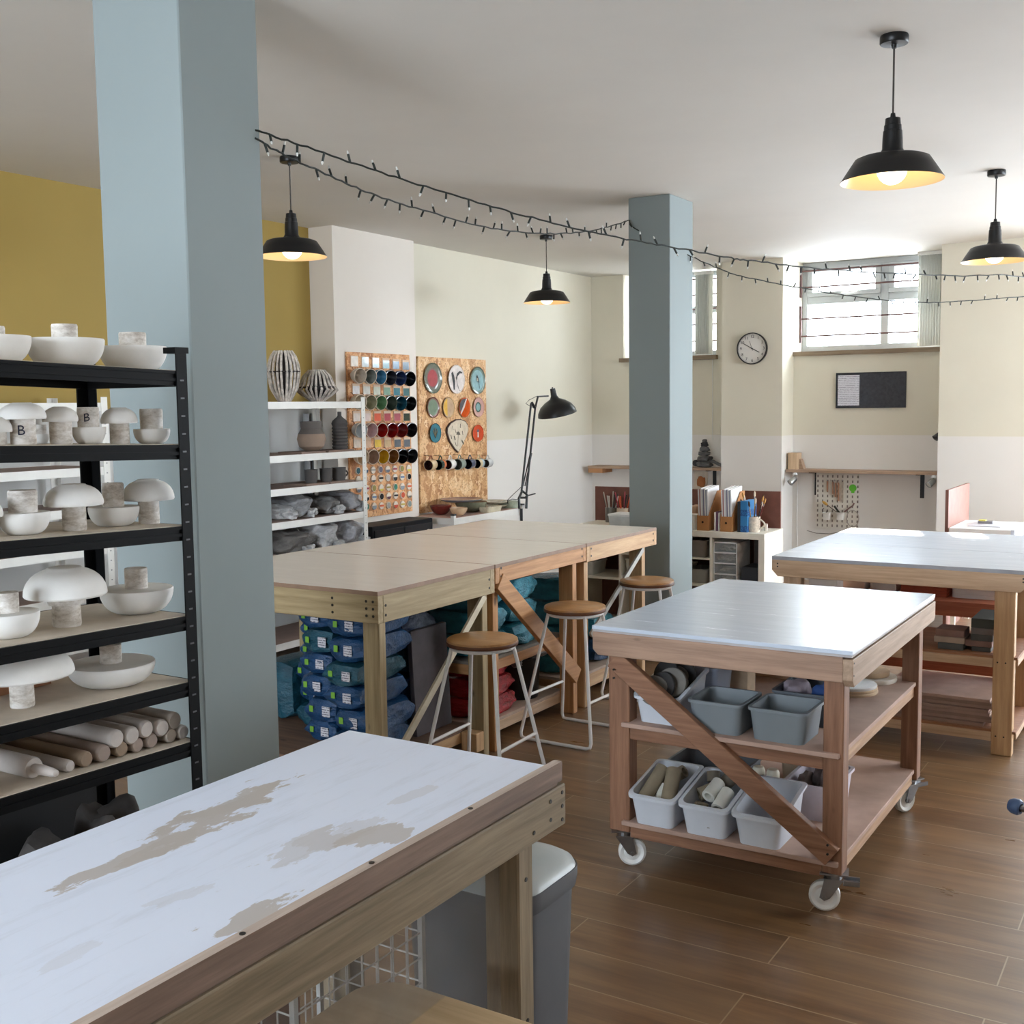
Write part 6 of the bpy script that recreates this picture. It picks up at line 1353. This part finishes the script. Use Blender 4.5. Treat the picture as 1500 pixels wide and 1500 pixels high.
# ------------------------------------------------------------------ string lights
CORD = M((22, 30, 26), .6, var=0)
m, n, bs = nt('led_tip'); bs.inputs['Base Color'].default_value = lin((210, 210, 205)); bs.inputs['Roughness'].default_value = .2; TIP = m
b = B().cyl((0, 0, 0), (0, 0, .028), .0042, 7); BM1 = obj('bulb_holder', b, CORD); b = B().lathe([(.003, 0), (.0036, .006), (.002, .012), (0, .013)], (0, 0, .028), seg=7); BM2 = obj('bulb_tip', b, TIP)
hm, tm = BM1.data, BM2.data; hm.transform(Matrix.Translation(BM1.location)); tm.transform(Matrix.Translation(BM2.location))
hm.transform(Matrix.Translation((0, 0, -min(v.co.z for v in hm.vertices)))); tm.transform(Matrix.Translation((0, 0, .027-min(v.co.z for v in tm.vertices))))
bpy.data.objects.remove(BM1); bpy.data.objects.remove(BM2)
def string(lab, segs, step, seed):
    rnd = random.Random(seed); pts = []
    for pxs, P, Q in segs: pts += [vpl(x, y, P, Q) for x, y in pxs]
    pts.append(Vector((-.84, 10.07, pts[-1].z+.06)))     # pinned to the pier beyond the picture
    sm = []
    for i in range(len(pts)-1):
        p0, p1, p2, p3 = pts[max(i-1, 0)], pts[i], pts[i+1], pts[min(i+2, len(pts)-1)]
        for k in range(8):
            u = k/8; sm.append(.5*((2*p1)+(p2-p0)*u+(2*p0-5*p1+4*p2-p3)*u*u+(3*p1-p0-3*p2+p3)*u**3))
    sm.append(pts[-1]); t = thing('string_lights', lab, 'string lights', pts[0])
    sm = [q+Vector((0, 0, rnd.uniform(-.003, .003))) for q in sm]
    obj('wire', B().tube(sm, .0035, 6), CORD, t, True)
    tot = 0; nxt = .05; n_ = 0
    for a_, c_ in zip(sm, sm[1:]):
        L_ = (c_-a_).length
        while nxt < tot+L_ and n_ < 98:
            q = a_.lerp(c_, (nxt-tot)/L_); d = Vector((rnd.uniform(-.5, .5), rnd.uniform(-.5, .5), -1 if rnd.random() < .62 else 1)).normalized()
            h = bpy.data.objects.new('bulb_holder', hm); C.objects.link(h); h.parent = t; h.location = q-Vector(t.location); h.rotation_euler = d.to_track_quat('Z', 'Y').to_euler()
            e = bpy.data.objects.new('bulb_tip', tm); C.objects.link(e); e.parent = h; n_ += 1; nxt += step
        tot += L_
c1 = (-2.575, 2.69); c2 = (-3.2, 6.625); e1 = (-.3, 9.6); e2 = (-.5, 10.0)
string('upper string of small lights crossing in front of the far column to the right',
       [([(374, 190), (430, 209), (520, 240), (600, 266), (700, 297), (780, 319), (860, 339), (925, 352), (985, 362), (1060, 376), (1100, 382), (1170, 390), (1240, 397), (1320, 401), (1400, 404), (1500, 406)], c1, e1)], .1, 3)
string('lower string of small lights hooked up on the left edge of the far column',
       [([(374, 203), (405, 221), (440, 238), (500, 265), (560, 290), (640, 314), (720, 334), (790, 342), (850, 340), (900, 330), (921, 323)], (-2.575, 2.66), c2),
        ([(925, 332), (955, 346), (985, 362), (1040, 388), (1080, 403), (1130, 414), (1180, 423), (1240, 433), (1300, 440), (1360, 443), (1430, 440), (1500, 435)], (-3.19, 6.58), e2)], .1, 5)

# repeats of one kind carry a common group
kinds = {}
for o in C.objects:
    if o.parent is None and o.get('category'): kinds.setdefault(o.name.split('.')[0], []).append(o)
for k_, os_ in kinds.items():
    if len(os_) > 1:
        for o in os_:
            if not o.get('group'): o['group'] = {'plaster_mould': 'plaster moulds on the black racking', 'clay_bag': 'bagged clay on the white shelving'}.get(k_, k_.replace('_', ' ')+('es' if k_.endswith('sh') or k_.endswith('ch') else 's'))
# ------------------------------------------------------------------ light
sc = bpy.context.scene
w = bpy.data.worlds.new('daylight'); sc.world = w; w.use_nodes = True; n = w.node_tree
bg = n.nodes['Background']; bg.inputs[0].default_value = (.80, .90, 1.0, 1); bg.inputs[1].default_value = 20.0
sd = bpy.data.lights.new('sun', 'SUN'); so = bpy.data.objects.new('sun', sd); C.objects.link(so); sd.energy = 22; sd.angle = math.radians(.6); sd.color = (1, .95, .86)
d = Vector((.31, -.95, -.48)); so.rotation_euler = d.to_track_quat('-Z', 'Y').to_euler()
def portal(loc, d, sx, sy):
    l = bpy.data.lights.new('window_daylight', 'AREA'); o = bpy.data.objects.new('window_daylight', l); C.objects.link(o)
    l.shape = 'RECTANGLE'; l.size = sx; l.size_y = sy; l.cycles.is_portal = True
    o.location = loc; o.rotation_euler = Vector(d).to_track_quat('-Z', 'Z').to_euler()
portal((-4.61, YF+.13, 2.53), (0, -1, 0), .99, .84); portal((-2.67, YF+.13, 2.53), (0, -1, 0), 1.4, .84); portal((.22, YF+.13, 1.2), (0, -1, 0), 1.95, 2.4)
portal((-2.35, -2.39, 1.75), (0, 1, 0), 2.3, 2.0); portal((3.19, 8.5, 1.97), (-1, 0, 0), 3.4, 1.55)
vs = sc.view_settings; vs.view_transform = 'Standard'; vs.look = 'None'; vs.exposure = .3; vs.gamma = 1; vs.use_curve_mapping = False
sc.cycles.max_bounces = 8; sc.cycles.diffuse_bounces = 5; sc.cycles.transparent_max_bounces = 12
